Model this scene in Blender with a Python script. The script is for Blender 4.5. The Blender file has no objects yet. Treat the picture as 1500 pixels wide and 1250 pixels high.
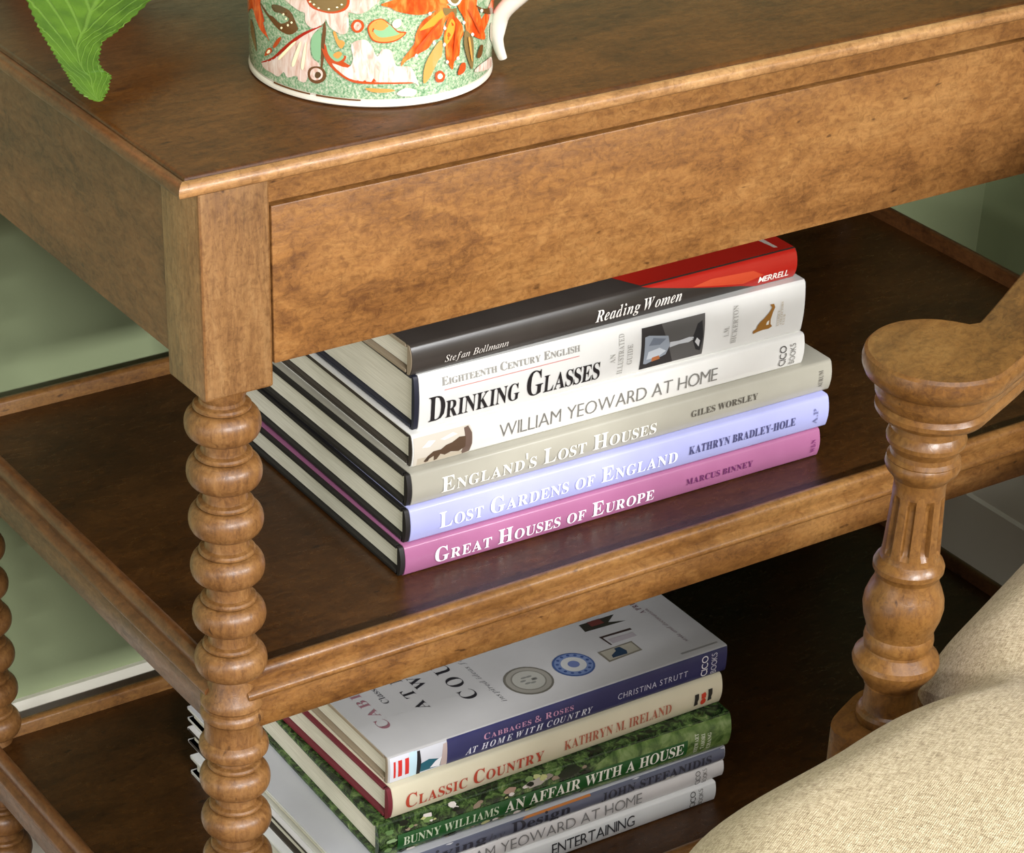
import bpy, bmesh, math, random, os
from mathutils import Matrix, Vector
PI = math.pi
SC = bpy.context.scene
COL = SC.collection
random.seed(7)

# ------------------------------------------------------------------ camera
cd = bpy.data.cameras.new('camera')
cam = bpy.data.objects.new('camera', cd)
COL.objects.link(cam)
cd.sensor_width = 36.0
cd.lens = 91.0373
cd.shift_x = -0.02107
cd.shift_y = 0.34808
cd.clip_start = 0.05
cam.matrix_world = Matrix(((0.8249407, 0.2990031, -0.4796561, -0.539666),
                           (-0.5639759, 0.4916929, -0.6634525, -1.039425),
                           (0.0374691, 0.8178235, 0.5742481, 0.579678),
                           (0, 0, 0, 1)))
SC.camera = cam

# ------------------------------------------------------------------ light
SC.view_settings.view_transform = 'Standard'
SC.view_settings.look = 'None'
SC.view_settings.exposure = 0.0
SC.view_settings.gamma = 1.0
wd = bpy.data.worlds.new('world')
SC.world = wd
wd.use_nodes = True
bgn = wd.node_tree.nodes['Background']
bgn.inputs[0].default_value = (0.97, 0.985, 1.0, 1)
bgn.inputs[1].default_value = 0.08

def lamp(name, kind, loc, energy, color, target=None, **kw):
    l = bpy.data.lights.new(name, kind)
    l.energy = energy
    l.color = color
    for k, v in kw.items():
        setattr(l, k, v)
    o = bpy.data.objects.new(name, l)
    COL.objects.link(o)
    o.location = loc
    if target is not None:
        o.rotation_euler = (Vector(target) - Vector(loc)).to_track_quat('-Z', 'Y').to_euler()
    return o

# unseen high strip lights facing the table front, fitted to its shadow bands
lamp('left_fill_light', 'AREA', (-3.0, -2.9, 1.27), 52, (0.98, 0.985, 1.0), (-3.0, 0, -0.1), shape='RECTANGLE', size=1.2, size_y=0.09)  # added fill without a real source, lifts the lower books
lamp('middle_strip_light', 'AREA', (-0.6, -2.9, 1.27), 130, (0.98, 0.985, 1.0), (-0.6, 0, -0.1), shape='RECTANGLE', size=1.2, size_y=0.09)
lamp('right_strip_light', 'AREA', (0.6, -2.9, 1.27), 14, (0.98, 0.985, 1.0), (0.6, 0, -0.1), shape='RECTANGLE', size=1.2, size_y=0.09)
lamp('far_right_strip_light', 'AREA', (1.8, -2.9, 1.27), 140, (0.98, 0.985, 1.0), (1.8, 0, -0.1), shape='RECTANGLE', size=1.2, size_y=0.09)
lamp('side_fill_light', 'AREA', (-3.0, -0.7, 0.0), 22, (1.0, 0.99, 0.97), (0.2, 0.1, -0.2), shape='RECTANGLE', size=1.8, size_y=1.0)  # added low fill from the left, no window known; brightens page edges
lamp('ceiling_bounce_light', 'AREA', (0.1, -1.5, 2.5), 66, (0.98, 0.985, 1.0), (0.2, -0.2, 0), shape='RECTANGLE', size=3.0, size_y=2.0)  # stands in for bounce off the unseen ceiling, added to brighten top faces

# ------------------------------------------------------------------ materials
def s2l(c):
    return tuple((x / 12.92 if x <= 0.04045 else ((x + 0.055) / 1.055) ** 2.4) for x in c)
def rgb(r, g, b):
    return s2l((r / 255, g / 255, b / 255)) + (1,)

class NT:
    def __init__(self, name):
        self.m = bpy.data.materials.new(name)
        self.m.use_nodes = True
        self.t = self.m.node_tree
        self.b = self.t.nodes['Principled BSDF']
    def n(self, kind, **ins):
        nd = self.t.nodes.new(kind)
        for k, v in ins.items():
            if k.startswith('_'):
                setattr(nd, k[1:], v)
            else:
                nd.inputs[k.replace('__', ' ')].default_value = v
        return nd
    def l(self, a, b):
        self.t.links.new(a, b)
    def ramp(self, fac, stops, interp='LINEAR'):
        r = self.t.nodes.new('ShaderNodeValToRGB')
        r.color_ramp.interpolation = interp
        e = r.color_ramp.elements
        while len(e) < len(stops):
            e.new(0.5)
        for x, (p, c) in zip(e, stops):
            x.position = p
            x.color = c
        self.l(fac, r.inputs[0])
        return r.outputs[0]
    def mix(self, fac, a, b, blend='MIX'):
        nd = self.t.nodes.new('ShaderNodeMix')
        nd.data_type = 'RGBA'
        nd.blend_type = blend
        for s, v in ((0, fac), (6, a), (7, b)):
            if hasattr(v, 'is_linked') or isinstance(v, bpy.types.NodeSocket):
                self.l(v, nd.inputs[s])
            else:
                nd.inputs[s].default_value = v
        return nd.outputs[2]
    def coord(self, scale=(1, 1, 1), out='Object', rot=(0, 0, 0)):
        tc = self.t.nodes.new('ShaderNodeTexCoord')
        mp = self.t.nodes.new('ShaderNodeMapping')
        mp.inputs['Scale'].default_value = scale
        mp.inputs['Rotation'].default_value = rot
        self.l(tc.outputs[out], mp.inputs[0])
        return mp.outputs[0]
    def noise(self, vec, scale, detail=4, rough=0.55, dist=0.0):
        nd = self.n('ShaderNodeTexNoise', Scale=scale, Detail=detail, Roughness=rough, Distortion=dist)
        self.l(vec, nd.inputs['Vector'])
        return nd.outputs['Fac']
    def bump(self, h, strength, dist):
        nd = self.n('ShaderNodeBump', Strength=strength, Distance=dist)
        self.l(h, nd.inputs['Height'])
        self.l(nd.outputs[0], self.b.inputs['Normal'])
    def set(self, **k):
        for a, v in k.items():
            a = a.replace('__', ' ')
            if isinstance(v, bpy.types.NodeSocket):
                self.l(v, self.b.inputs[a])
            else:
                self.b.inputs[a].default_value = v
        return self.m

def plain(name, c, rough=0.5, spec=0.5, coat=0.0):
    k = NT(name)
    return k.set(Base__Color=c, Roughness=rough, Specular__IOR__Level=spec, Coat__Weight=coat)

def wood(name, axis, dark, mid, light, rough=0.34, pits=1.0, stretch=7.0, fl=2.2):
    k = NT(name)
    sc = [stretch, stretch, stretch]
    sc['XYZ'.index(axis)] = 1.0
    vg = k.coord(tuple(sc))
    vo = k.coord()
    sc2 = [fl, fl, fl]
    sc2['XYZ'.index(axis)] = 1.0
    cloud = k.noise(k.coord(tuple(sc2)), 9, 5, 0.62, 1.0)
    fleck = k.noise(k.coord(tuple(sc2)), 85, 5, 0.72, 1.0)
    mot = k.mix(0.42, cloud, fleck)
    col = k.ramp(mot, [(0.36, dark), (0.50, mid), (0.63, light)])
    grain = k.noise(vg, 46, 6, 0.65, 0.6)
    g = k.ramp(grain, [(0.30, (0.55, 0.50, 0.46, 1)), (0.50, (1, 1, 1, 1)), (0.75, (1.12, 1.10, 1.06, 1))])
    col = k.mix(0.5, col, g, 'MULTIPLY')
    burl = k.noise(vo, 230, 4, 0.75, 1.0)
    b = k.ramp(burl, [(0.36, (0.54, 0.48, 0.43, 1)), (0.52, (1, 1, 1, 1)), (0.75, (1.16, 1.13, 1.10, 1))])
    col = k.mix(0.6, col, b, 'MULTIPLY')
    vp = k.coord(tuple(1.0 if q == 1.0 else 2.6 for q in sc))
    pit = k.noise(vp, 62, 2, 0.5, 0.0)
    pm = k.ramp(pit, [(0.235, (0.16, 0.12, 0.10, 1)), (0.285, (1, 1, 1, 1))])
    col = k.mix(0.75 * pits, col, pm, 'MULTIPLY')
    rr = k.ramp(fleck, [(0.3, (rough + 0.12,) * 3 + (1,)), (0.7, (rough - 0.04,) * 3 + (1,))])
    k.bump(k.mix(0.5, grain, burl), 0.2, 0.001)
    return k.set(Base__Color=col, Roughness=rr, Specular__IOR__Level=0.42)

WD, WM, WL = (0.1079, 0.04109, 0.009958, 1), (0.216, 0.09424, 0.02542, 1), (0.2979, 0.1466, 0.04602, 1)
M = {}
M['wood_x'] = wood('walnut_along', 'X', WD, WM, WL)
M['wood_rim'] = wood('walnut_rim', 'X', (0.0882, 0.03354, 0.00741, 1), (0.1782, 0.0774, 0.01911, 1), (0.2475, 0.1221, 0.03588, 1))
M['wood_y_shaded'] = wood('walnut_across_shaded', 'Y', (0.05551, 0.01879, 0.004969, 1), (0.111, 0.04133, 0.01171, 1), (0.1517, 0.06104, 0.01881, 1))  # darker copy of the walnut; shade of the side faces put into its colour
M['wood_z'] = wood('walnut_upright', 'Z', (0.1106, 0.04763, 0.01551, 1), (0.1992, 0.09846, 0.03517, 1), (0.2655, 0.1472, 0.05947, 1), fl=4.5)
M['wood_turned'] = wood('walnut_turned', 'Z', (0.08448, 0.0332, 0.008527, 1), (0.1584, 0.07022, 0.02016, 1), (0.2182, 0.1073, 0.03514, 1), fl=4.5)
M['wood_edge'] = wood('walnut_moulding', 'X', (0.16, 0.0722, 0.02244, 1), (0.296, 0.1482, 0.05304, 1), (0.4, 0.2242, 0.0918, 1))
M['top_wood'] = wood('walnut_top', 'X', (0.03595, 0.01149, 0.001995, 1), (0.06776, 0.02299, 0.004143, 1), (0.09818, 0.03524, 0.006905, 1), rough=0.30)
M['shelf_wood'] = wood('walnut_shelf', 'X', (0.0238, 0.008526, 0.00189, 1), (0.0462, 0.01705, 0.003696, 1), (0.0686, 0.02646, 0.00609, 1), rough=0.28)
CW = ((0.07138, 0.02639, 0.005482, 1), (0.1462, 0.06238, 0.01387, 1), (0.1935, 0.09038, 0.02322, 1))
M['chair_wood'] = wood('fruitwood', 'X', *CW, rough=0.3, pits=1.0, stretch=3)
M['chair_wood_z'] = wood('fruitwood_upright', 'Z', *CW, rough=0.3, pits=1.0, stretch=4)

def wall_mat():
    k = NT('green_paint')
    v = k.coord()
    n = k.noise(v, 5, 3)
    c = k.ramp(n, [(0.3, rgb(141, 151, 114)), (0.7, rgb(148, 158, 120))])
    k.bump(k.noise(v, 260, 3), 0.12, 0.0006)
    return k.set(Base__Color=c, Roughness=0.62, Specular__IOR__Level=0.3)
M['wall'] = wall_mat()
M['white_paint'] = plain('white_paint', rgb(206, 201, 184), 0.45)

def linen():
    k = NT('linen')
    v = k.coord()
    w1 = k.n('ShaderNodeTexWave', Scale=300.0, Distortion=2.2, Detail=2.0, Detail__Scale=1.5)
    w1.bands_direction = 'X'
    w2 = k.n('ShaderNodeTexWave', Scale=300.0, Distortion=2.2, Detail=2.0, Detail__Scale=1.5)
    w2.bands_direction = 'Y'
    k.l(v, w1.inputs['Vector'])
    k.l(v, w2.inputs['Vector'])
    h = k.mix(0.5, w1.outputs['Color'], w2.outputs['Color'])
    slub = k.noise(k.coord((1, 6, 3)), 210, 4, 0.7)
    slub2 = k.noise(k.coord((6, 1, 3)), 190, 4, 0.7)
    s = k.mix(0.5, slub, slub2)
    c = k.ramp(s, [(0.38, rgb(140, 121, 92)), (0.5, rgb(190, 171, 138)), (0.64, rgb(222, 207, 178))])
    c = k.mix(0.25, c, h, 'MULTIPLY')
    k.bump(k.mix(0.6, h, s), 0.55, 0.0012)
    return k.set(Base__Color=c, Roughness=0.9, Specular__IOR__Level=0.15, Sheen__Weight=0.15)
M['linen'] = linen()

def pages():
    k = NT('page_edges')
    v = k.coord((0.02, 0.02, 1))
    n = k.noise(v, 1500, 2, 0.6)
    c = k.ramp(n, [(0.3, rgb(204, 198, 180)), (0.7, rgb(228, 223, 207))])
    k.bump(n, 0.25, 0.0004)
    return k.set(Base__Color=c, Roughness=0.8, Specular__IOR__Level=0.2)
M['pages'] = pages()

def foliage():
    k = NT('garden_photograph_print')
    v = k.coord()
    n = k.noise(v, 130, 6, 0.75, 0.6)
    c = k.ramp(n, [(0.36, rgb(14, 18, 10)), (0.47, rgb(34, 52, 26)), (0.58, rgb(84, 112, 56)), (0.68, rgb(132, 146, 92)), (0.76, rgb(214, 210, 180))])
    return k.set(Base__Color=c, Roughness=0.25)
M['foliage'] = foliage()
def foliage2():
    k = NT('meadow_photograph_print')
    n = k.noise(k.coord(), 90, 5, 0.6, 0.4)
    c = k.ramp(n, [(0.35, rgb(58, 84, 40)), (0.5, rgb(98, 124, 64)), (0.62, rgb(126, 148, 92)), (0.75, rgb(150, 160, 110))])
    return k.set(Base__Color=c, Roughness=0.25)
M['meadow'] = foliage2()

def glaze():
    k = NT('speckled_green_glaze')
    v = k.coord()
    n = k.noise(v, 800, 3, 0.7)
    c = k.ramp(n, [(0.36, rgb(92, 132, 92)), (0.47, rgb(134, 164, 126)), (0.57, rgb(168, 182, 150)), (0.68, rgb(208, 200, 178))])
    return k.set(Base__Color=c, Roughness=0.14, Coat__Weight=0.4)
M['glaze'] = glaze()

def pinkglaze():
    k = NT('pink_white_glaze')
    n = k.noise(k.coord((1, 1, 0.25)), 330, 3, 0.6, 1.0)
    c = k.ramp(n, [(0.35, rgb(196, 156, 138)), (0.5, rgb(214, 188, 172)), (0.65, rgb(224, 206, 194))])
    return k.set(Base__Color=c, Roughness=0.14, Coat__Weight=0.4)
M['m_pink'] = pinkglaze()
for nm, c in (('red', (158, 30, 14)), ('rust', (176, 70, 28)), ('brown', (98, 62, 30)), ('dark', (82, 58, 30)), ('olive', (118, 96, 56)),
              ('gold', (196, 140, 70)), ('amber', (240, 142, 50)), ('cream', (250, 236, 190)), ('white', (208, 198, 182)), ('green2', (128, 170, 126))):
    M['m_' + nm] = plain('glaze_' + nm, rgb(*c), 0.14, 0.5, 0.4)
def orange():
    k = NT('glaze_orange')
    n = k.noise(k.coord((1, 1, 0.4)), 190, 3, 0.6, 0.8)
    c = k.ramp(n, [(0.35, rgb(196, 62, 18)), (0.5, rgb(226, 88, 30)), (0.68, rgb(244, 132, 62))])
    return k.set(Base__Color=c, Roughness=0.14, Coat__Weight=0.4)
M['m_orange'] = orange()

def leafmat():
    k = NT('leaf_green')
    tc = k.t.nodes.new('ShaderNodeUVMap')
    sep = k.t.nodes.new('ShaderNodeSeparateXYZ')
    k.l(tc.outputs[0], sep.inputs[0])
    ab = k.n('ShaderNodeMath', _operation='ABSOLUTE')
    k.l(sep.outputs[0], ab.inputs[0])
    # side veins: sin((v - 0.55*|u|) * k)
    mu = k.n('ShaderNodeMath', _operation='MULTIPLY_ADD')
    k.l(ab.outputs[0], mu.inputs[0]); mu.inputs[1].default_value = -0.34
    k.l(sep.outputs[1], mu.inputs[2])
    fr = k.n('ShaderNodeMath', _operation='MULTIPLY'); k.l(mu.outputs[0], fr.inputs[0]); fr.inputs[1].default_value = 62.0
    si = k.n('ShaderNodeMath', _operation='SINE'); k.l(fr.outputs[0], si.inputs[0])
    vein = k.ramp(si.outputs[0], [(0.72, (0, 0, 0, 1)), (0.98, (1, 1, 1, 1))])
    mid = k.ramp(ab.outputs[0], [(0.02, (1, 1, 1, 1)), (0.06, (0, 0, 0, 1))])
    tot = k.mix(1.0, vein, mid, 'LIGHTEN')
    n = k.noise(k.coord(), 60, 4)
    base = k.ramp(n, [(0.3, rgb(52, 82, 12)), (0.7, rgb(78, 110, 22))])
    tw = k.n('ShaderNodeMath', _operation='MULTIPLY'); k.l(tot, tw.inputs[0]); tw.inputs[1].default_value = 0.30
    c = k.mix(tw.outputs[0], base, rgb(120, 150, 66))
    fine = k.noise(k.coord(), 420, 3)
    k.bump(k.mix(0.35, tot, fine), 0.5, 0.0012)
    m = k.set(Base__Color=c, Roughness=0.42, Specular__IOR__Level=0.4, Subsurface__Weight=0.0)
    return m
M['leaf'] = leafmat()
M['stem'] = plain('stem_green', rgb(96, 128, 60), 0.5)
M['soil'] = plain('soil', rgb(48, 36, 26), 0.95)
M['terracotta'] = plain('terracotta', rgb(170, 104, 70), 0.7)
def floor_mat():
    k = NT('floorboards')
    n = k.noise(k.coord((1, 9, 1)), 9, 5, 0.6)
    c = k.ramp(n, [(0.3, rgb(92, 66, 44)), (0.7, rgb(126, 94, 64))])
    return k.set(Base__Color=c, Roughness=0.45)
M['floor'] = floor_mat()

# ------------------------------------------------------------------ mesh helpers
INV = {}
def thing(name, label, cat, loc=(0, 0, 0), rz=0.0, group=None):
    o = bpy.data.objects.new(name, None)
    COL.objects.link(o)
    o.empty_display_size = 0.02
    o.location = loc
    o.rotation_euler = (0, 0, rz)
    o['label'] = label
    o['category'] = cat
    if group:
        o['group'] = group
    INV[o] = (Matrix.Translation(loc) @ Matrix.Rotation(rz, 4, 'Z')).inverted()
    return o

def obj(name, bm, mats, parent=None, angle=35, recalc=True):
    """links a bmesh written in world coordinates as ONE mesh object under parent"""
    if recalc:
        bmesh.ops.recalc_face_normals(bm, faces=bm.faces)
    me = bpy.data.meshes.new(name)
    if parent is not None:
        bm.transform(INV[parent])
    bm.to_mesh(me)
    bm.free()
    for m in (mats if isinstance(mats, (list, tuple)) else [mats]):
        me.materials.append(m)
    for p in me.polygons:
        p.use_smooth = True
    me.set_sharp_from_angle(angle=math.radians(angle))
    o = bpy.data.objects.new(name, me)
    COL.objects.link(o)
    if parent is not None:
        o.parent = parent
        INV[o] = INV[parent]
    return o

def structure(name, bm, mat):
    o = obj(name, bm, mat)
    o['kind'] = 'structure'
    return o

def box(bm, x0, x1, y0, y1, z0, z1, bev=0.0, seg=2, mi=0):
    vs = [bm.verts.new((x, y, z)) for x in (x0, x1) for y in (y0, y1) for z in (z0, z1)]
    fs = []
    for q in ((0, 1, 3, 2), (4, 6, 7, 5), (0, 4, 5, 1), (2, 3, 7, 6), (0, 2, 6, 4), (1, 5, 7, 3)):
        f = bm.faces.new([vs[i] for i in q])
        f.material_index = mi
        fs.append(f)
    if bev > 0:
        es = list({e for f in fs for e in f.edges})
        bmesh.ops.recalc_face_normals(bm, faces=fs)
        bmesh.ops.bevel(bm, geom=es, offset=bev, segments=seg, affect='EDGES', profile=0.5)
    return vs

def lathe(bm, prof, cx, cy, n=48, mi=0, tilt=None):
    """prof: list of (z, r), top to bottom"""
    rings = []
    for z, r in prof:
        rings.append([bm.verts.new((cx + r * math.cos(2 * PI * i / n), cy + r * math.sin(2 * PI * i / n), z)) for i in range(n)])
    for a, b in zip(rings, rings[1:]):
        for i in range(n):
            f = bm.faces.new((a[i], a[(i + 1) % n], b[(i + 1) % n], b[i]))
            f.material_index = mi
    for r in (rings[0], rings[-1]):
        f = bm.faces.new(r)
        f.material_index = mi
    return rings

def spline(pts, k=6):
    """Catmull-Rom through a list of tuples"""
    out = []
    P = [pts[0]] + list(pts) + [pts[-1]]
    for i in range(1, len(P) - 2):
        a, b, c, d = P[i - 1], P[i], P[i + 1], P[i + 2]
        for j in range(k):
            t = j / k
            out.append(tuple(0.5 * (2 * b[m] + (c[m] - a[m]) * t + (2 * a[m] - 5 * b[m] + 4 * c[m] - d[m]) * t * t
                             + (3 * b[m] - a[m] - 3 * c[m] + d[m]) * t ** 3) for m in range(len(b))))
    out.append(tuple(pts[-1]))
    return out

def sweep(bm, sections, closed=True, caps=True, mi=0):
    """joins a list of equal-length point rings"""
    R = [[bm.verts.new(p) for p in s] for s in sections]
    n = len(R[0])
    for a, b in zip(R, R[1:]):
        for i in range(n if closed else n - 1):
            f = bm.faces.new((a[i], a[(i + 1) % n], b[(i + 1) % n], b[i]))
            f.material_index = mi
    if caps:
        bm.faces.new(R[0]).material_index = mi
        bm.faces.new(R[-1]).material_index = mi
    return R

def tube(bm, pts, rad, n=10, mi=0):
    secs = []
    up = Vector((0.31, 0.17, 0.93))
    for i, p in enumerate(pts):
        p = Vector(p)
        a = Vector(pts[max(i - 1, 0)])
        b = Vector(pts[min(i + 1, len(pts) - 1)])
        t = (b - a).normalized()
        s = t.cross(up).normalized()
        u = s.cross(t)
        r = rad[i] if isinstance(rad, (list, tuple)) else rad
        rx, ry = r if isinstance(r, tuple) else (r, r)
        secs.append([p + s * rx * math.cos(2 * PI * j / n) + u * ry * math.sin(2 * PI * j / n) for j in range(n)])
    sweep(bm, secs, mi=mi)

FLOOR = -0.62
XR, YW = 0.9398, 0.41        # right wall, back wall

# ------------------------------------------------------------------ the room
bm = bmesh.new(); box(bm, -3.2, XR + 0.15, -3.6, YW + 0.15, FLOOR - 0.08, FLOOR); structure('floor', bm, M['floor'])
bm = bmesh.new(); box(bm, -3.2, XR + 0.15, YW, YW + 0.12, FLOOR, 2.0); structure('wall_back', bm, M['wall'])
bm = bmesh.new(); box(bm, XR, XR + 0.12, -1.2, YW, FLOOR, 2.0); structure('wall_right', bm, M['wall'])
def skirt(a, b, n):
    """skirting board from a to b, n = direction out of the wall"""
    prof = [(0.0, -0.4365), (0.004, -0.4365), (0.007, -0.441), (0.0075, -0.449), (0.005, -0.453), (0.0065, -0.458), (0.011, -0.470),
            (0.014, -0.484), (0.014, -0.490), (0.0175, -0.492), (0.0175, FLOOR), (0.0, FLOOR)]
    b_ = bmesh.new()
    sweep(b_, [[Vector(e) + Vector(n) * d + Vector((0, 0, z)) for d, z in prof] for e in (a, b)])
    return b_
structure('baseboard_back', skirt((-3.2, YW, 0), (XR, YW, 0), (0, -1, 0)), M['white_paint'])
structure('baseboard_right', skirt((XR, -1.2, 0), (XR, YW - 0.018, 0), (-1, 0, 0)), M['white_paint'])

# ------------------------------------------------------------------ the table
TX, TY, PW = 0.7686, 0.3825, 0.039
OV, ZT, ZTOP = 0.0191, 0.1055, 0.114
table = thing('side_table', 'brown wooden three-tier side table with bobbin-turned legs against the green wall', 'table', (TX / 2, TY / 2, FLOOR))

def rect_ring(bm, prof, x0, x1, y0, y1):
    rings = []
    for o, z in prof:
        rings.append([bm.verts.new(p) for p in ((x0 - o, y0 - o, z), (x1 + o, y0 - o, z), (x1 + o, y1 + o, z), (x0 - o, y1 + o, z))])
    for a, b in zip(rings, rings[1:]):
        for i in range(4):
            bm.faces.new((a[i], a[(i + 1) % 4], b[(i + 1) % 4], b[i]))
    bm.faces.new(rings[0]); bm.faces.new(rings[-1])

bm = bmesh.new()
prof = [(OV - 0.006, ZT), (OV - 0.001, ZT), (OV + 0.0003, ZT + 0.0010), (OV + 0.0008, ZT + 0.0028), (OV + 0.0003, ZT + 0.0050), (OV - 0.0010, ZT + 0.0066),
        (OV - 0.0028, ZT + 0.0074), (OV - 0.0040, ZT + 0.0072), (OV - 0.0047, ZT + 0.0066), (OV - 0.0056, ZT + 0.0066), (OV - 0.0064, ZT + 0.0078), (OV - 0.0076, ZTOP)]
rect_ring(bm, prof, 0, TX, 0, TY)
ttop = obj('tabletop', bm, [M['top_wood'], M['wood_edge'], M['wood_y_shaded']], table, angle=50)
for p in ttop.data.polygons:
    c = p.center                                    # in the table's own frame
    d = max(abs(c.x) - TX / 2, abs(c.y) - TY / 2)
    if OV - 0.0046 < d and abs(p.normal.z) < 0.999:
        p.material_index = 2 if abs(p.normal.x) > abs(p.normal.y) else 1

# the legs: a square block over a bobbin turning, one piece of wood each
def bobbin(zc, r=0.0199):
    """collar and bead, top to bottom"""
    out = [(zc + 0.0140, 0.0116), (zc + 0.0122, 0.0120), (zc + 0.0114, 0.0142), (zc + 0.0104, 0.0151), (zc + 0.0094, 0.0151), (zc + 0.0088, 0.0142), (zc + 0.0084, 0.0130)]
    h, e = 0.0086, 1.25
    for i in range(13):
        a = PI * (0.08 + 0.87 * i / 12)
        out.append((zc + h * math.cos(a), 0.0118 + (r - 0.0118) * math.sin(a) ** 0.72))
    out.append((zc - 0.0096, 0.0116))
    return out
def drum(dz):
    return [(z + dz, r) for z, r in ((-0.1905, 0.0126), (-0.196, 0.0138), (-0.2005, 0.0166), (-0.203, 0.0176), (-0.2050, 0.0176), (-0.2066, 0.0164), (-0.2086, 0.0162), (-0.2098, 0.0173), (-0.2115, 0.0179),
            (-0.2135, 0.0178), (-0.2150, 0.0166), (-0.2158, 0.0162), (-0.222, 0.0160), (-0.2285, 0.0163), (-0.2296, 0.0176), (-0.2318, 0.0191), (-0.2345, 0.0195), (-0.2368, 0.0190), (-0.2385, 0.0172), (-0.2397, 0.0148), (-0.2415, 0.0127))]
DSH = 0.2446
prof = [(-0.004, 0.0132), (-0.0175, 0.0130)]
for zc in (-0.0352, -0.0630, -0.0912, -0.1196, -0.1492, -0.1780):
    prof += bobbin(zc)
prof += drum(0)
for i in range(7):
    prof += bobbin(-0.2562 - 0.02767 * i)
prof += drum(-DSH)
prof += bobbin(-0.5008) + bobbin(-0.5285) + bobbin(-0.556)
prof += [(-0.575, 0.0125), (-0.583, 0.0150), (-0.596, 0.0172), (-0.606, 0.0165), (-0.614, 0.0135), (FLOOR, 0.0125)]
legs = []
for x0, y0 in ((0, 0), (TX - PW, 0), (0, TY - PW + 0.009), (TX - PW, TY - PW + 0.009)):
    if not legs:
        bm = bmesh.new()
        lathe(bm, prof, PW / 2, PW / 2, 56)
        box(bm, 0, PW, 0, PW, -0.0120, ZT, 0.0014, 2, mi=1)
        o = obj('leg', bm, [M['wood_turned'], M['wood_z']], table, angle=26)
    else:
        o = legs[0].copy()
        COL.objects.link(o)
        o.location = (x0, y0, 0)
    legs.append(o)

# frieze: upper rail, drawer front with its shadow gap, side and back panels
bm = bmesh.new(); box(bm, PW - 0.002, TX - PW + 0.002, 0.0004, 0.018, 0.0856, ZT, 0.0006, 1); obj('front_rail', bm, M['wood_x'], table)
bm = bmesh.new(); box(bm, PW + 0.0008, TX - PW - 0.0008, 0.0004, 0.019, 0.0, 0.0838, 0.0009, 2)
box(bm, PW + 0.004, TX - PW - 0.004, 0.019, 0.32, 0.004, 0.012)
obj('drawer', bm, M['wood_x'], table)
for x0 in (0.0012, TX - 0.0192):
    bm = bmesh.new(); box(bm, x0, x0 + 0.018, PW - 0.002, TY - PW + 0.002, 0.0, ZT, 0.0006, 1); obj('side_panel', bm, M['wood_y_shaded'], table)
bm = bmesh.new(); box(bm, PW - 0.002, TX - PW + 0.002, TY - 0.019, TY - 0.001, 0.0, ZT, 0.0006, 1); obj('back_panel', bm, M['wood_x'], table)

# the two shelves: a board with a moulded rim on each side between the legs
SI, Z1, Z2, Z3 = 0.007, -0.1823, -0.1940, -0.2202
RIM = [(0.0090, -0.2000), (0.0085, Z1 - 0.0022), (0.0072, Z1 - 0.0004), (0.0048, Z1), (0.0022, Z1 - 0.0004), (0.0006, Z1 - 0.0018), (0.0002, Z1 - 0.0044), (0.0008, Z1 - 0.0080),
       (0.0016, Z1 - 0.0104), (0.0014, Z2 + 0.0004), (-0.0004, Z2 - 0.0004), (-0.0026, Z2 - 0.0014), (-0.0034, Z2 - 0.0032), (-0.0028, Z2 - 0.0052), (-0.0010, Z2 - 0.0064),
       (0.0004, Z2 - 0.0070), (0.0000, Z2 - 0.0090), (0.0000, Z3 + 0.0008), (0.0008, Z3), (0.0120, Z3)]
def rim(side, dz):
    a, bx, by = 0.0215, TX - 0.0215, TY - 0.0215
    secs = []
    if side in ('front', 'back'):
        for x in (a, bx):
            secs.append([(x, SI + o if side == 'front' else TY - SI - o, z + dz) for o, z in RIM])
    else:
        for y in (a, by):
            secs.append([(SI + o if side == 'left' else TX - SI - o, y, z + dz) for o, z in RIM])
    b_ = bmesh.new()
    sweep(b_, secs)
    return b_
for dz in (0.0, -DSH):
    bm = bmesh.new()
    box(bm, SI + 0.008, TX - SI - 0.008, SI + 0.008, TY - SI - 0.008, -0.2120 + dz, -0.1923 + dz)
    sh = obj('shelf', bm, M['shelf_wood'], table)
    for s in ('front', 'back', 'left', 'right'):
        obj('rim', rim(s, dz), M['wood_rim' if s in ('front', 'back') else 'wood_y_shaded'], sh, angle=50)

# ------------------------------------------------------------------ lettering
FONT = None
try:
    FONT = bpy.data.fonts.load(os.path.join(bpy.utils.system_resource('DATAFILES'), 'fonts', 'NotoSansMath-Regular.woff2'))
except Exception:
    FONT = None
def face(s, kind):
    if FONT is None or kind == 'sans':
        return s
    U, l = {'b': (0x1D400, 0x1D41A), 'i': (0x1D434, 0x1D44E), 'bi': (0x1D468, 0x1D482)}[kind]
    o = ''
    for c in s:
        if 'A' <= c <= 'Z':
            o += chr(U + ord(c) - 65)
        elif 'a' <= c <= 'z':
            o += '\u210e' if (kind == 'i' and c == 'h') else chr(l + ord(c) - 97)
        else:
            o += c
    return o
DG = None
_cache = {}
def glyph_run(s, kind, off):
    """flat mesh of a run of letters: (verts, faces) at size 1"""
    key = (s, kind, off)
    if key in _cache:
        return _cache[key]
    t = bpy.data.curves.new('t', 'FONT')
    t.body = face(s, kind)
    t.size = 1.0
    t.offset = off
    t.resolution_u = 3
    if kind != 'sans' and FONT:
        t.font = FONT
    o = bpy.data.objects.new('t', t)
    COL.objects.link(o)
    bpy.context.view_layer.update()
    dg = bpy.context.evaluated_depsgraph_get()
    me = bpy.data.meshes.new_from_object(o.evaluated_get(dg))
    r = ([tuple(v.co) for v in me.vertices], [tuple(p.vertices) for p in me.polygons])
    bpy.data.meshes.remove(me)
    bpy.data.objects.remove(o)
    bpy.data.curves.remove(t)
    _cache[key] = r
    return r
CAPH = {}
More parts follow.
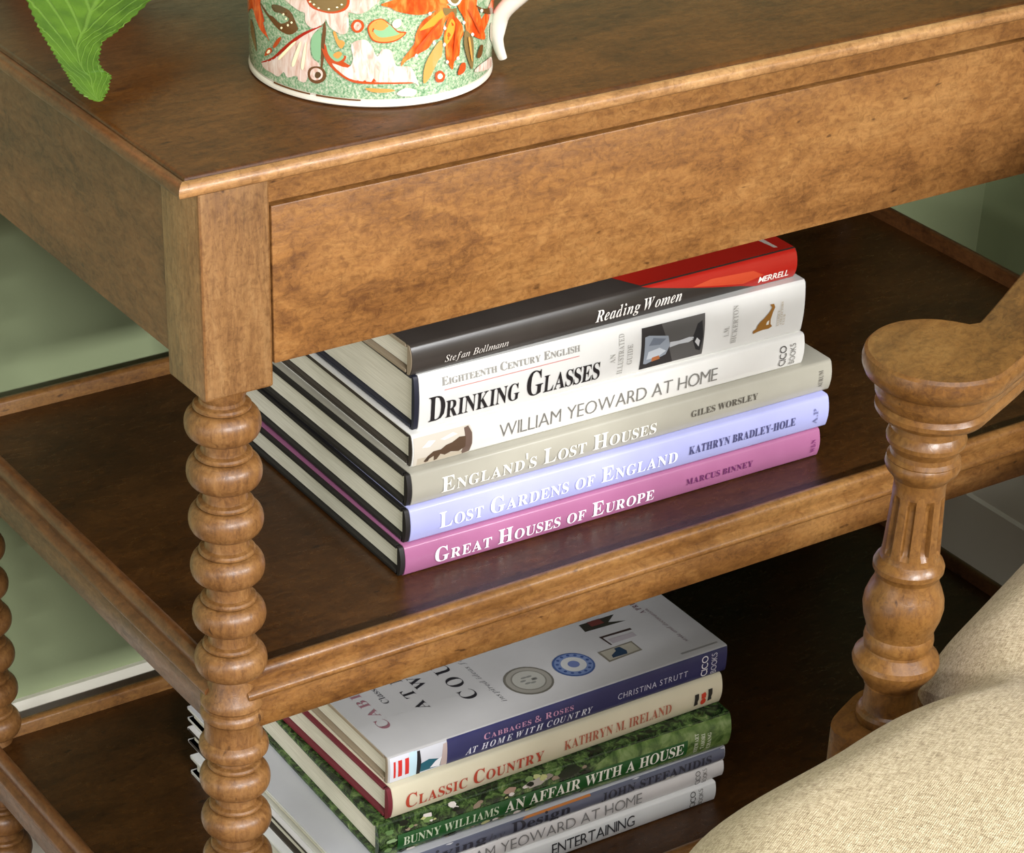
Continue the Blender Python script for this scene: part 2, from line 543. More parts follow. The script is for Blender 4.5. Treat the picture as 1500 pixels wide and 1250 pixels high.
def cap_height(kind, off):
    k = (kind, off)
    if k not in CAPH:
        v, f = glyph_run('H', kind, off)
        CAPH[k] = max(p[1] for p in v)
    return CAPH[k]

def layout(s, kind='b', off=0.0, small=None, gap=0.09):
    """letters of a line set one after the other, cap height 1; small = scale of lower-case letters set as small caps"""
    H = cap_height(kind, off)
    x, V, F = 0.0, [], []
    for c in s:
        if c == ' ':
            x += 0.42
            continue
        sc = 1.0
        if small and c.islower():
            c = c.upper()
            sc = small
        v, f = glyph_run(c, kind, off)
        if not v:
            continue
        x0 = min(p[0] for p in v); x1 = max(p[0] for p in v)
        k = sc / H
        b = len(V)
        V += [(x + (p[0] - x0) * k, p[1] * k) for p in v]
        F += [tuple(i + b for i in q) for q in f]
        x += (x1 - x0) * k + gap * sc
    return V, F, max(p[0] for p in V)

def put_text(bm, fn, s, u0, u1, v, cap, mi, kind='b', off=0.0, small=None, gap=0.09, rot=0, slope=0.0):
    """sets a line of text on a surface fn(u, v) -> point. rot 0 runs along +u; 90 runs along +v (u0,u1 are then v-limits and v the baseline in u)"""
    V, F, w = layout(s, kind, off, small, gap)
    k = (u1 - u0) / w
    vs = []
    for x, y in V:
        if rot == 0:
            q = (u0 + x * k, v + y * cap + slope * x * k)
        elif rot == 90:
            q = (v - y * cap, u0 + x * k)
        vs.append(bm.verts.new(fn(*q)))
    for f in F:
        try:
            g = bm.faces.new([vs[i] for i in f])
            g.material_index = mi
        except ValueError:
            pass

def put_poly(bm, fn, pts, mi, maxlen=0.006):
    """filled polygon on a surface, cut fine enough to follow it"""
    t = bmesh.new()
    vs = [t.verts.new((p[0], p[1], 0)) for p in pts]
    try:
        t.faces.new(vs)
    except ValueError:
        t.free(); return
    bmesh.ops.triangulate(t, faces=t.faces[:])
    for _ in range(5):
        es = [e for e in t.edges if e.calc_length() > maxlen]
        if not es:
            break
        bmesh.ops.subdivide_edges(t, edges=es, cuts=1)
        bmesh.ops.triangulate(t, faces=t.faces[:])
    m = {}
    for v in t.verts:
        m[v] = bm.verts.new(fn(v.co.x, v.co.y))
    for f in t.faces:
        g = bm.faces.new([m[v] for v in f.verts])
        g.material_index = mi
    t.free()

def oval(cu, cv, ru, rv, n=28, a0=0, a1=2 * PI):
    return [(cu + ru * math.cos(a0 + (a1 - a0) * i / n), cv + rv * math.sin(a0 + (a1 - a0) * i / n)) for i in range(n)]
def quad(u0, v0, u1, v1):
    return [(u0, v0), (u1, v0), (u1, v1), (u0, v1)]

# ------------------------------------------------------------------ books
PAPER = {}
def ink(c, rough=0.35):
    key = (c, rough)
    if key not in PAPER:
        PAPER[key] = plain('ink_%02x%02x%02x' % c, rgb(*c), rough, 0.4)
    return PAPER[key]
def jacket_mat(c, rough=0.28):
    k = NT('jacket_paper')
    n = k.noise(k.coord(), 24, 4, 0.6)
    d = tuple(max(0, x - 7) for x in c)
    col = k.ramp(n, [(0.3, rgb(*d)), (0.7, rgb(*c))])
    return k.set(Base__Color=col, Roughness=rough, Specular__IOR__Level=0.45)

class Book:
    def __init__(self, label, A, B, z, t, width, jacket, case, group, bulge=0.0025, endpaper=None, sq=0.0028, jt=0.0006, bt=0.0024, flap=0.085, soft=False, paper=None, jin=0.0):
        self.A, self.B = Vector((A[0], A[1], 0)), Vector((B[0], B[1], 0))
        self.L = (self.B - self.A).length
        d = (self.B - self.A) / self.L
        self.rz = math.atan2(d.y, d.x)
        self.z, self.t, self.w, self.bulge = z, t, width, bulge
        self.root = thing('book', label, 'book', (A[0], A[1], z), self.rz, group)
        INV[self.root] = Matrix.Identity(4)       # the parts of a book are written in its own frame
        self.bt, self.jt, self.soft = bt, jt, soft
        self.mats = [jacket]
        self.bm = bmesh.new()
        L, T, W = self.L, t, width
        # jacket: outer strip following spine and boards, turned in at the fore-edge
        out = [(W - flap, jt + bt)] if not soft else []
        if not soft:
            out += [(W - 0.0008, bt + jt)]
        out += [(W, (bt + jt) * 0.5), (W - 0.001, 0.0)]
        n = 44
        lo = [(W * (1 - i / 6), 0.0) for i in range(1, 6)]
        sp = [(self.prof(T * i / n), T * i / n) for i in range(n + 1)]
        hi = [(W * i / 6, T) for i in range(1, 6)]
        end = [(W - 0.001, T), (W, T - (bt + jt) * 0.5)] + ([(W - 0.0008, T - bt - jt), (W - flap, T - bt - jt)] if not soft else [])
        path = out + lo + sp + hi + end
        self.strip(path, jt, jin, L)
        # case: boards and hollow back just inside the jacket, a hair longer than it
        if not soft:
            c = bmesh.new()
            ins = jt
            def sq_(y0, y1, z0, z1):
                box(c, -0.0004, L + 0.0004, y0, y1, z0, z1, 0.0004, 1)
            sq_(0.004, W - 0.0016, ins, ins + bt)
            sq_(0.004, W - 0.0016, T - ins - bt, T - ins)
            # spine shell
            a = [(self.prof(T * i / n) + ins + 0.0001, min(max(T * i / n, ins), T - ins)) for i in range(n + 1)]
            b = [(max(y + 0.0022, 0.0022), z_) for y, z_ in a]
            R = a + b[::-1]
            sweep(c, [[(x, y, z_) for y, z_ in R] for x in (-0.0004, L + 0.0004)])
            obj('case', c, case, self.root)
            y0 = 0.0034
            s2 = bt + jt
        else:
            y0, s2, sq = 0.0012, jt, 0.0006
        # text block
        c = bmesh.new()
        box(c, sq, L - sq, y0, W - (0.004 if not soft else 0.001), s2, T - s2, 0.0005, 1)
        obj('page_block', c, paper or M['pages'], self.root)
    def prof(self, v):
        """y of the outside of the spine at height v"""
        x = 2 * v / self.t - 1
        r = abs(x)
        return -self.bulge * (1 - r * r) + (0.0011 * ((r - 0.86) / 0.14) ** 2 if r > 0.86 else 0.0)
    def strip(self, path, th, x0, x1):
        """solid strip of thickness th inwards along path (y, z)"""
        P = [Vector((0, y, z_)) for y, z_ in path]
        N = []
        for i in range(len(P)):
            a, b = P[max(0, i - 1)], P[min(len(P) - 1, i + 1)]
            t = (b - a).normalized()
            N.append(Vector((0, t.z, -t.y)))
        mid = Vector((0, self.w * 0.4, self.t * 0.5))
        s = 1
        inner = [p + n_ * th * s for p, n_ in zip(P, N)]
        ring = [(p.y, p.z) for p in P] + [(p.y, p.z) for p in inner[::-1]]
        sweep(self.bm, [[(x, y, z_) for y, z_ in ring] for x in (x0, x1)])
    def spine(self, u, v, e=0.00022):
        return (u, self.prof(min(max(v, 0.0), self.t)) - e, min(max(v, 0.0001), self.t - 0.0001))
    def lift(self, e):
        return lambda u, v: self.spine(u, v, e)
    def cover(self, u, w):
        return (u, w, self.t + 0.0003)
    def coverl(self, e):
        return lambda u, w: (u, w, self.t + e)
    def mat(self, m):
        if not isinstance(m, bpy.types.Material):
            m = ink(m)
        if m not in self.mats:
            self.mats.append(m)
        return self.mats.index(m)
    def text(self, s, u0, u1, v, cap, c, **k):
        put_text(self.bm, self.lift(0.0008), s, u0, u1, v, cap, self.mat(c), **k)
    def poly(self, pts, c, e=0.0003):
        put_poly(self.bm, self.lift(e + 0.0002), pts, self.mat(c), 0.0028)
    def done(self):
        o = obj('jacket' if not self.soft else 'cover', self.bm, self.mats, self.root, recalc=True)
        # printed patches face outwards
        return o

UG, LG_ = 'books piled on the middle shelf', 'books piled on the bottom shelf'
BLACK = plain('black_cloth', rgb(26, 22, 20), 0.6)
NAVY = plain('navy_cloth', rgb(24, 26, 42), 0.6)
BROWNC = plain('tan_cloth', rgb(150, 134, 112), 0.6)
MAROON = plain('maroon_cloth', rgb(112, 34, 46), 0.5)
GREENC = plain('bottle_green_cloth', rgb(34, 66, 36), 0.6)
WHITEC = plain('white_board', rgb(196, 194, 186), 0.5)
DARKG = plain('dark_board', rgb(52, 44, 38), 0.5)

# --- middle shelf, from the bottom up
b = Book('hardback with a pink-purple spine at the bottom of the pile on the middle shelf', (.1559, .0654), (.4648, .0590), -.1923, .0200, .250, jacket_mat((158, 98, 132)), BLACK, UG, jin=.0026)
b.text('Great Houses of Europe', .0223, .1795, .0046, .0096, (244, 236, 240), small=.72, gap=.13)
b.text('MARCUS BINNEY', .2037, .2551, .0080, .0040, (98, 40, 88), gap=.14)
b.text('W&N', .0050, .0140, .3050, .0034, (120, 52, 104), rot=90)
b.done()
b = Book('hardback with a pale lavender blue spine, second from the bottom on the middle shelf', (.1604, .0672), (.4693, .0590), -.1723, .0222, .250, jacket_mat((168, 170, 214)), BLACK, UG, jin=.0026)
b.text('Lost Gardens of England', .0217, .1915, .0058, .0102, (238, 240, 252), small=.72, gap=.13)
b.text('KATHRYN BRADLEY-HOLE', .2002, .2822, .0084, .0054, (70, 70, 108), gap=.12)
b.text('A.P', .0050, .0160, .3000, .0034, (110, 112, 150), rot=90)
b.done()
b = Book('hardback with a plain stone grey spine, third from the bottom on the middle shelf', (.1628, .0697), (.4731, .0642), -.1501, .0213, .255, jacket_mat((166, 162, 148)), BLACK, UG, jin=.0026)
b.text("England's Lost Houses", .0221, .1746, .0050, .0100, (232, 230, 220), small=.72, gap=.13)
b.text('GILES WORSLEY', .2006, .2515, .0092, .0042, (84, 80, 72), gap=.14)
b.text('AURUM', .0050, .0165, .3030, .0032, (100, 96, 88), rot=90)
b.done()
b = Book('white hardback with a dog photo at the left of its spine, on the middle shelf', (.1693, .0755), (.4522, .0685), -.1288, .0209, .240, jacket_mat((230, 228, 222)), DARKG, UG, bulge=.0020)
T = b.t
b.poly([(0.0006, .0008), (.0385, .0008), (.0400, .006), (.0400, .015), (.0385, .0190), (0.0006, .0190)], (206, 198, 184), .00022)
b.poly([(0.003, .0012), (.0375, .0012), (.036, .0035), (0.022, .0050), (.010, .0055), (.003, .006)], (190, 178, 158), .0003)
b.poly([(.0325, .0010), (.0385, .0020), (.0398, .007), (.0396, .014), (.0375, .0186), (.0345, .0180), (.0350, .010), (.0335, .005)], (104, 84, 74), .00032)
b.poly([(.0075, .0030), (.0100, .0062), (.0135, .0085), (.0185, .0085), (.0220, .0105), (.0260, .0112), (.0310, .0135), (.0352, .0130), (.0352, .0060), (.0310, .0040), (.0255, .0052), (.0215, .0040), (.0185, .0055), (.0165, .0022), (.0145, .0018), (.0140, .0052), (.0112, .0040), (.0105, .0024), (.0088, .0020)], (86, 66, 50), .0004)
b.poly([(.0078, .0034), (.0100, .0058), (.0118, .0050), (.0105, .0030)], (62, 46, 34), .00045)
b.poly([(.006, .0125), (.0105, .0158), (.0150, .0150), (.0110, .0120)], (236, 238, 240), .0004)
b.poly([(.0180, .0150), (.0270, .0172), (.0300, .0155), (.0210, .0138)], (222, 222, 214), .0004)
b.text('WILLIAM YEOWARD AT HOME', .0584, .2157, .0056, .0086, (120, 118, 112), kind='sans', off=-.011, gap=.11)
b.text('CICO', .0030, .0168, .2686, .0052, (60, 58, 56), kind='sans', off=-.004, rot=90)
b.text('BOOKS', .0030, .0168, .2758, .0042, (120, 118, 112), kind='sans', off=-.006, rot=90)
b.done()
b = Book('thick white hardback with a glass goblet photo on its spine, middle shelf', (.1729, .0785), (.4513, .0713), -.1079, .0347, .222, jacket_mat((226, 225, 220)), NAVY, UG, bulge=.0018, jin=.0026)
b.text('Eighteenth Century English', .0172, .1116, .0258, .0050, (150, 148, 142), small=.76, off=0, gap=.06)
b.poly([(.0188, .0225), (.1112, .0225), (.1112, .0230), (.0188, .0230)], (204, 136, 130))
b.text('Drinking Glasses', .0086, .1264, .0046, .0158, (34, 32, 34), small=.70, gap=.06)
for s, a, c in (('AN', .0125, .0185), ('ILLUSTRATED', .0040, .0300), ('GUIDE', .0090, .0220)):
    b.text(s, a, c, {'AN': .1368, 'ILLUSTRATED': .1428, 'GUIDE': .1492}[s], .0036, (168, 166, 160), rot=90, gap=.1)
b.poly([(.1556, .0030), (.2020, .0030), (.2020, .0300), (.1556, .0300)], (88, 86, 84), .0003)
b.poly([(.1556, .0030), (.1800, .0030), (.1700, .0300), (.1556, .0300)], (52, 50, 50), .00034)
b.poly([(.1580, .0065), (.1600, .0060), (.1740, .0095), (.1765, .0150), (.1750, .0215), (.1610, .0245), (.1580, .0240)], (146, 154, 164), .0004)
b.poly([(.1600, .0090), (.1680, .0090), (.1740, .0120), (.1690, .0150), (.1610, .0140)], (196, 202, 208), .00045)
b.poly([(.1610, .0180), (.1690, .0170), (.1735, .0200), (.1640, .0225)], (112, 120, 132), .00045)
b.poly([(.1640, .0068), (.1700, .0075), (.1690, .0100), (.1640, .0095)], (176, 108, 66), .0005)
b.poly([(.1765, .0135), (.1830, .0142), (.1905, .0138), (.1940, .0150), (.1940, .0165), (.1905, .0172), (.1830, .0165), (.1765, .0170)], (186, 188, 190), .0004)
b.poly([(.1930, .0155), (.1965, .0075), (.2000, .0060), (.2012, .0150), (.2000, .0260), (.1965, .0245)], (42, 42, 44), .0004)
b.poly([(.1952, .0130), (.1985, .0090), (.1990, .0130), (.1965, .0155)], (190, 190, 190), .00045)
b.text('L.M.', .0110, .0175, .2205, .0034, (168, 166, 160), rot=90, gap=.1)
b.text('BICKERTON', .0050, .0300, .2268, .0036, (168, 166, 160), rot=90, gap=.1)
b.poly([(.2400, .0078), (.2430, .0085), (.2470, .0090), (.2515, .0088), (.2540, .0100), (.2525, .0120), (.2522, .0150), (.2535, .0195), (.2550, .0225), (.2540, .0248), (.2510, .0250), (.2528, .0228), (.2508, .0200), (.2475, .0170), (.2445, .0150), (.2425, .0128), (.2420, .0108), (.2395, .0098)], (150, 104, 44), .0004)
b.poly([(.2490, .0120), (.2510, .0118), (.2512, .0148), (.2495, .0140)], (224, 220, 210), .0005)
for i, q in enumerate((.0090, .0100, .0092)):
    b.text('ANTIQUE COLLECTORS CLUB'[(0, 8, 19)[i]:(7, 18, 23)[i]], q, q + (.0110, .0150, .0070)[i], .2590 + .0022 * i, .0015, (186, 172, 146), rot=90)
b.done()
b = Book('black hardback with a red corner to its spine on top of the middle shelf pile', (.1706, .0799), (.4468, .0783), -.0732, .0193, .200, jacket_mat((58, 53, 49), .3), BROWNC, UG, bulge=.0030)
T = b.t
red = jacket_mat((178, 40, 30), .3)
b.poly([(.1600, T - .0002), (.1680, T * .90), (.2050, T * .52), (.2330, T * .24), (.2475, .0006), (b.L - .0002, .0006), (b.L - .0002, T - .0002)], red, .0002)
put_poly(b.bm, b.coverl(.0002), [(.1600, .0014), (b.L - .0002, .0014), (b.L - .0002, .08), (.120, .08)], b.mat(red), .02)
b.poly([(.1960, T * .64), (.2350, T * .30), (.2500, T * .44), (.2420, T * .66), (.2100, T * .74)], (200, 74, 44), .00028)
b.text('Stefan Bollmann', .0213, .0644, .0052, .0042, (206, 200, 192), kind='i', gap=.06)
b.text('Reading Women', .1253, .1880, .0054, .0074, (236, 232, 224), kind='bi', gap=.07)
b.text('MERRELL', .2469, .2701, .0036, .0042, (246, 240, 232), kind='sans', off=.012, gap=.06)
put_poly(b.bm, b.coverl(.0004), [(.2640, .006), (.2665, .005), (.2660, .022), (.2690, .026), (.2630, .030), (.2620, .020)], b.mat((196, 184, 170)), .02)
b.done()

# --- bottom shelf, from the bottom up
white2 = (232, 231, 228)
b = Book('white hardback at the very bottom of the pile on the bottom shelf', (.1120, .0600), (.4027, .0545), -.4366, .0155, .206, jacket_mat(white2), WHITEC, LG_, bulge=.0016)
b.text('WILLIAM YEOWARD', .0570, .1420, .0050, .0078, (140, 138, 134), kind='sans', off=-.008, gap=.1)
b.text('ENTERTAINING', .1570, .2230, .0048, .0082, (52, 52, 54), kind='sans', off=-.004, gap=.08)
b.text('CICO', .0015, .0143, .2733, .0044, (60, 58, 56), kind='sans', off=-.004, rot=90)
b.text('BOOKS', .0015, .0143, .2795, .0036, (110, 108, 104), kind='sans', off=-.006, rot=90)
b.done()
b = Book('white hardback with thin grey capitals, second from the bottom on the bottom shelf', (.1180, .0630), (.4105, .0577), -.4211, .0130, .217, jacket_mat((226, 222, 220)), DARKG, LG_, bulge=.0016, bt=.0020)
b.text('WILLIAM YEOWARD AT HOME', .0650, .2245, .0030, .0080, (126, 124, 122), kind='sans', off=-.010, gap=.11)
b.text('CICO', .0010, .0118, .2725, .0040, (70, 68, 66), kind='sans', off=-.004, rot=90)
b.text('BOOKS', .0010, .0118, .2780, .0034, (110, 108, 104), kind='sans', off=-.006, rot=90)
b.done()
b = Book('slim slate blue hardback between the leafy green and white spines on the bottom shelf', (.1210, .0640), (.4105, .0577), -.4081, .0113, .223, jacket_mat((196, 196, 200)), WHITEC, LG_, bulge=.0015, bt=.0018)
b.poly([(.0004, .0003), (b.L - .0004, .0003), (b.L - .0004, b.t - .0003), (.0004, b.t - .0003)], jacket_mat((104, 108, 126)), .0001)
b.text('Living', .0480, .0990, .0022, .0072, (58, 58, 68), gap=.1)
b.text('by', .1010, .1130, .0024, .0052, (84, 84, 96), kind='i', gap=.1)
b.text('Design', .1185, .1640, .0022, .0078, (48, 48, 58), gap=.1)
b.text('JOHN STEFANIDIS', .1885, .2780, .0022, .0064, (56, 56, 66), gap=.1)
b.poly([(.1270, .0096), (.1800, .0096), (.1800, .0110), (.1290, .0110)], (190, 118, 58), .0003)
b.poly([(.2400, .0012), (.2470, .0016), (.2480, .0030), (.2410, .0034)], (206, 204, 198), .0006)
b.done()
b = Book('hardback with a leafy green photo on its spine, third from top, bottom shelf', (.1443, .0700), (.4126, .0581), -.3968, .0269, .250, M['foliage'], M['foliage'], LG_, bulge=.0035)
T = b.t
b.poly([(.1500, .0010), (b.L - .0002, .0010), (b.L - .0002, T - .001), (.1750, T - .001), (.1620, T * .8)], M['meadow'], .00022)
b.poly([(.0125, .0050), (.2330, .0050), (.2330, .0172), (.0125, .0172)], jacket_mat((38, 92, 44)), .0003)
b.text('BUNNY WILLIAMS', .0165, .0863, .0078, .0066, (206, 218, 190), gap=.07, off=-.002)
b.text('AN AFFAIR WITH A HOUSE', .0915, .2300, .0070, .0086, (246, 246, 232), gap=.05)
for i, (s, a, c) in enumerate((('STEWART', .0050, .0200), ('TABORI', .0062, .0185), ('CHANG', .0050, .0180))):
    b.text(s, a, c, .2415 + .0052 * i, .0030, (214, 220, 196), rot=90)
rnd = random.Random(5)
for k in range(46):
    u = .014 + .140 * rnd.random()
    v = T * (.70 + .26 * rnd.random()) if k % 4 else T * (.03 + .12 * rnd.random())
    c = ((224, 216, 208), (188, 190, 128), (112, 140, 78), (28, 30, 20), (150, 132, 112))[k % 5]
    r = .0007 + .0013 * rnd.random()
    b.poly([(u + r * (1 + .5 * rnd.random()) * math.cos(q * PI / 4) * 1.4, v + r * (.6 + .6 * rnd.random()) * math.sin(q * PI / 4)) for q in range(8)], c, .0003 + .00001 * k)
for u, v, ru, rv, c in ((.095, .84, .0050, .0018, (172, 142, 124)), (.114, .83, .0075, .0026, (178, 170, 160)), (.123, .88, .0050, .0020, (150, 140, 128)), (.140, .83, .0090, .0032, (36, 42, 28)),
                        (.006, .30, .0028, .0020, (120, 150, 96)), (.008, .55, .0036, .0016, (140, 166, 118)), (.007, .78, .0030, .0018, (96, 128, 74))):
    b.poly([(u + ru * (.75 + .5 * rnd.random()) * math.cos(q * PI / 6), T * v + rv * (.75 + .5 * rnd.random()) * math.sin(q * PI / 6)) for q in range(12)], c, .0006)
b.done()
b = Book('cream hardback with red lettering, second from the top on the bottom shelf', (.1523, .0717), (.4128, .0709), -.3699, .0235, .250, jacket_mat((228, 220, 192)), MAROON, LG_, bulge=.0030, jin=.0026)
b.text('Classic Country', .0115, .1158, .0064, .0102, (186, 72, 50), small=.74, gap=.13)
b.text('KATHRYN M. IRELAND', .1317, .2177, .0080, .0072, (180, 100, 74), gap=.07, off=-.003)
for i, (v0, v1, c) in enumerate(((.0060, .0152, (44, 42, 38)), (.0060, .0150, (204, 66, 44)), (.0068, .0160, (44, 42, 38)))):
    u = .2372 + .0056 * i
    if i == 1:
        b.poly(oval(u + .0018, .0078, .0022, .0026), c)
        b.poly([(u, .0105), (u + .0036, .0105), (u + .0020, .0120), (u + .0040, .0130), (u + .0030, .0150), (u, .0142)], c)
    else:
        b.poly([(u, v0), (u + .0032, v0 + .0006), (u + .0026, v0 + .003), (u + .0034, v0 + .005), (u + .0034, v1), (u, v1)], c)
b.done()
b = Book('grey-white hardback with a navy spine on top of the bottom shelf pile', (.1553, .0760), (.4169, .0721), -.3464, .0200, .240, jacket_mat((192, 190, 188), .3), BROWNC, LG_, bulge=.0008)
T = b.t
b.poly([(.0425, .0004), (b.L - .0002, .0004), (b.L - .0002, T - .0006), (.0425, T - .0006)], jacket_mat((52, 54, 98), .3), .0002)
b.poly([(.0010, .0006), (.0185, .0006), (.0185, T - .0008), (.0010, T - .0008)], (216, 218, 226), .0002)
for u0, u1 in ((.0035, .0050), (.0068, .0096), (.0118, .0146)):
    b.poly(quad(u0, .0040, u1, .0160), (206, 50, 46), .0004)
b.poly(quad(.0150, .0010, .0205, T - .0010), (196, 224, 236), .0003)
b.poly([(.0205, .0010), (.0420, .0010), (.0420, T - .0010), (.0205, T - .0010)], (206, 208, 214), .0003)
b.poly([(.0210, .0020), (.0400, .0020), (.0400, .0070), (.0290, .0100), (.0230, .0085)], (34, 92, 108), .0004)
b.poly([(.0200, .0012), (.0226, .0012), (.0234, .0100), (.0226, .0185), (.0206, .0185)], (30, 30, 34), .0005)
b.poly([(.0300, .0030), (.0370, .0020), (.0385, .0090), (.0340, .0070)], (232, 232, 236), .0005)
b.poly([(.0375, .0016), (.0424, .0016), (.0424, .0180), (.0395, .0175)], (186, 168, 162), .0005)
b.text('Cabbages & Roses', .0696, .1379, .0104, .0044, (200, 150, 178), small=.8, gap=.2)
b.text('AT HOME WITH COUNTRY', .0561, .1532, .0034, .0046, (226, 228, 240), kind='bi', gap=.2)
b.text('CHRISTINA STRUTT', .1730, .2291, .0064, .0044, (206, 208, 226), kind='sans', off=-.004, gap=.28)
b.text('CICO', .0020, .0176, .2456, .0052, (236, 236, 242), kind='sans', off=.004, rot=90)
b.text('BOOKS', .0020, .0176, .2530, .0046, (206, 206, 220), kind='sans', off=0, rot=90)
# the printed front cover
cv = b.coverl(.0004)
def ctext(s, u, w0, w1, cap, c, **k):
    put_text(b.bm, cv, s, w0, w1, u, cap, b.mat(c), rot=90, **k)
ctext('Cabbages & Roses', .0205, .0280, .2050, .0082, (150, 104, 112), small=.85, gap=.3, off=-.004)
ctext('Classic Country Collection', .0330, .0520, .1500, .0045, (96, 94, 96), gap=.12, off=-.002)
ctext('AT HOME', .0525, .0345, .1300, .0085, (44, 42, 46), gap=.55, off=-.004)
ctext('WITH', .0640, .0560, .1100, .0085, (44, 42, 46), gap=.45, off=-.004)
ctext('COUNTRY', .0865, .0300, .1400, .0110, (44, 42, 46), gap=.45, off=-.004)
ctext('inspired ideas for the home', .0985, .0165, .1100, .0036, (112, 110, 112), kind='i', gap=.12)
put_poly(b.bm, cv, oval(.1232, .0292, .0165, .0165), b.mat((112, 108, 98)), .02)
put_poly(b.bm, b.coverl(.0006), oval(.1232, .0292, .0150, .0150), b.mat((154, 150, 140)), .02)
put_poly(b.bm, b.coverl(.0007), oval(.1232, .0292, .0118, .0118), b.mat((128, 124, 114)), .02)
put_poly(b.bm, b.coverl(.0008), oval(.1232, .0292, .0108, .0108), b.mat((176, 174, 164)), .02)
for a in range(7):
    put_poly(b.bm, b.coverl(.0009), oval(.1232 + .004 * math.cos(a), .0292 + .004 * math.sin(a), .0022, .0010, 10), b.mat((132, 132, 126)), .02)
put_poly(b.bm, cv, oval(.1592, .0305, .0142, .0142), b.mat((70, 92, 140)), .02)
put_poly(b.bm, b.coverl(.0006), oval(.1592, .0305, .0128, .0128), b.mat((116, 134, 172)), .02)
put_poly(b.bm, b.coverl(.0007), oval(.1592, .0305, .0086, .0086), b.mat((196, 196, 192)), .02)
for a in range(14):
    q = 2 * PI * a / 14
    put_poly(b.bm, b.coverl(.0008), oval(.1592 + .0108 * math.cos(q), .0305 + .0108 * math.sin(q), .0012, .0012, 8), b.mat((58, 80, 132)), .02)
put_poly(b.bm, b.coverl(.0008), oval(.1592, .0305, .0040, .0040), b.mat((104, 118, 162)), .02)
put_poly(b.bm, cv, [(.1812, .0211), (.2088, .0227), (.2088, .0353), (.1810, .0348)], b.mat((128, 122, 108)), .02)
put_poly(b.bm, b.coverl(.0006), [(.1826, .0226), (.2074, .0240), (.2074, .0340), (.1826, .0336)], b.mat((168, 162, 146)), .02)
put_poly(b.bm, b.coverl(.0007), [(.1860, .0240), (.1975, .0236), (.1990, .0270), (.1975, .0330), (.1930, .0330), (.1925, .0300), (.1870, .0270)], b.mat((44, 62, 82)), .02)
put_poly(b.bm, cv, [(.1885, .0600), (.2205, .0585), (.2090, .0625), (.2180, .0690), (.1900, .0690)], b.mat((52, 50, 42)), .02)
put_poly(b.bm, b.coverl(.0006), [(.1960, .0630), (.2060, .0630), (.2060, .0690), (.1960, .0690)], b.mat((104, 56, 50)), .02)
put_poly(b.bm, cv, [(.1940, .0380), (.1952, .0380), (.1945, .0480), (.2175, .0470), (.2175, .0492), (.1928, .0500)], b.mat((66, 54, 50)), .02)
put_poly(b.bm, cv, [(.1965, .0390), (.2160, .0390), (.2160, .0440), (.1965, .0450)], b.mat((168, 160, 162)), .02)
ctext('style and decoration', .2420, .0165, .0640, .0030, (120, 92, 96), kind='i', gap=.12)
ctext('A PRETTY LIFE', .2385, .0600, .1000, .0040, (112, 84, 92), gap=.2)
put_poly(b.bm, cv, [(.2280, .0048), (b.L - .004, .0048), (b.L - .004, .0066), (.2280, .0066)], b.mat((160, 158, 154)), .02)
b.done()

# ------------------------------------------------------------------ the painted mug
MC, MR = (0.140, 0.072), 0.062
mug = thing('mug', 'large cream mug painted with orange flowers and pale leaves on the tabletop', 'mug', (MC[0], MC[1], ZTOP))
MUGH = 0.135
bm = bmesh.new()
mm = [M['glaze'], M['m_white'], M['m_pink'], M['m_orange']]
names = ['glaze', 'white', 'pink', 'orange']
def mi_of(c):
    if c not in names:
        names.append(c)
        mm.append(M['m_' + c])
    return names.index(c)
prof = [(ZTOP + MUGH, MR - 0.004), (ZTOP + MUGH + 0.0015, MR - 0.002), (ZTOP + MUGH, MR), (ZTOP + 0.0050, MR), (ZTOP + 0.0040, MR - 0.0002), (ZTOP + 0.003, MR + 0.0006), (ZTOP + 0.0014, MR + 0.0006), (ZTOP + 0.0002, MR - 0.001), (ZTOP + 0.0002, MR - 0.006)]
n = 96
rings = []
for z, r in prof:
    rings.append([bm.verts.new((MC[0] + r * math.cos(2 * PI * i / n), MC[1] + r * math.sin(2 * PI * i / n), z)) for i in range(n)])
for j, (a, c) in enumerate(zip(rings, rings[1:])):
    for i in range(n):
        f = bm.faces.new((a[i], a[(i + 1) % n], c[(i + 1) % n], c[i]))
        f.material_index = 0 if j == 2 else 1
bm.faces.new(rings[-1]).material_index = 1
ins = [bm.verts.new((MC[0] + (MR - 0.005) * math.cos(2 * PI * i / n), MC[1] + (MR - 0.005) * math.sin(2 * PI * i / n), ZTOP + 0.006)) for i in range(n)]
for i in range(n):
    bm.faces.new((rings[0][i], ins[i], ins[(i + 1) % n], rings[0][(i + 1) % n])).material_index = 1
bm.faces.new(ins).material_index = 1
def smooth(pts, k=3):
    n, out = len(pts), []
    for i in range(n):
        a, p, q, c = (pts[(i + j) % n] for j in (-1, 0, 1, 2))
        for j in range(k):
            t = j / k
            out.append(tuple(0.5 * (2 * p[m] + (q[m] - a[m]) * t + (2 * a[m] - 5 * p[m] + 4 * q[m] - c[m]) * t * t
                             + (3 * p[m] - a[m] - 3 * q[m] + c[m]) * t ** 3) for m in (0, 1)))
    return out
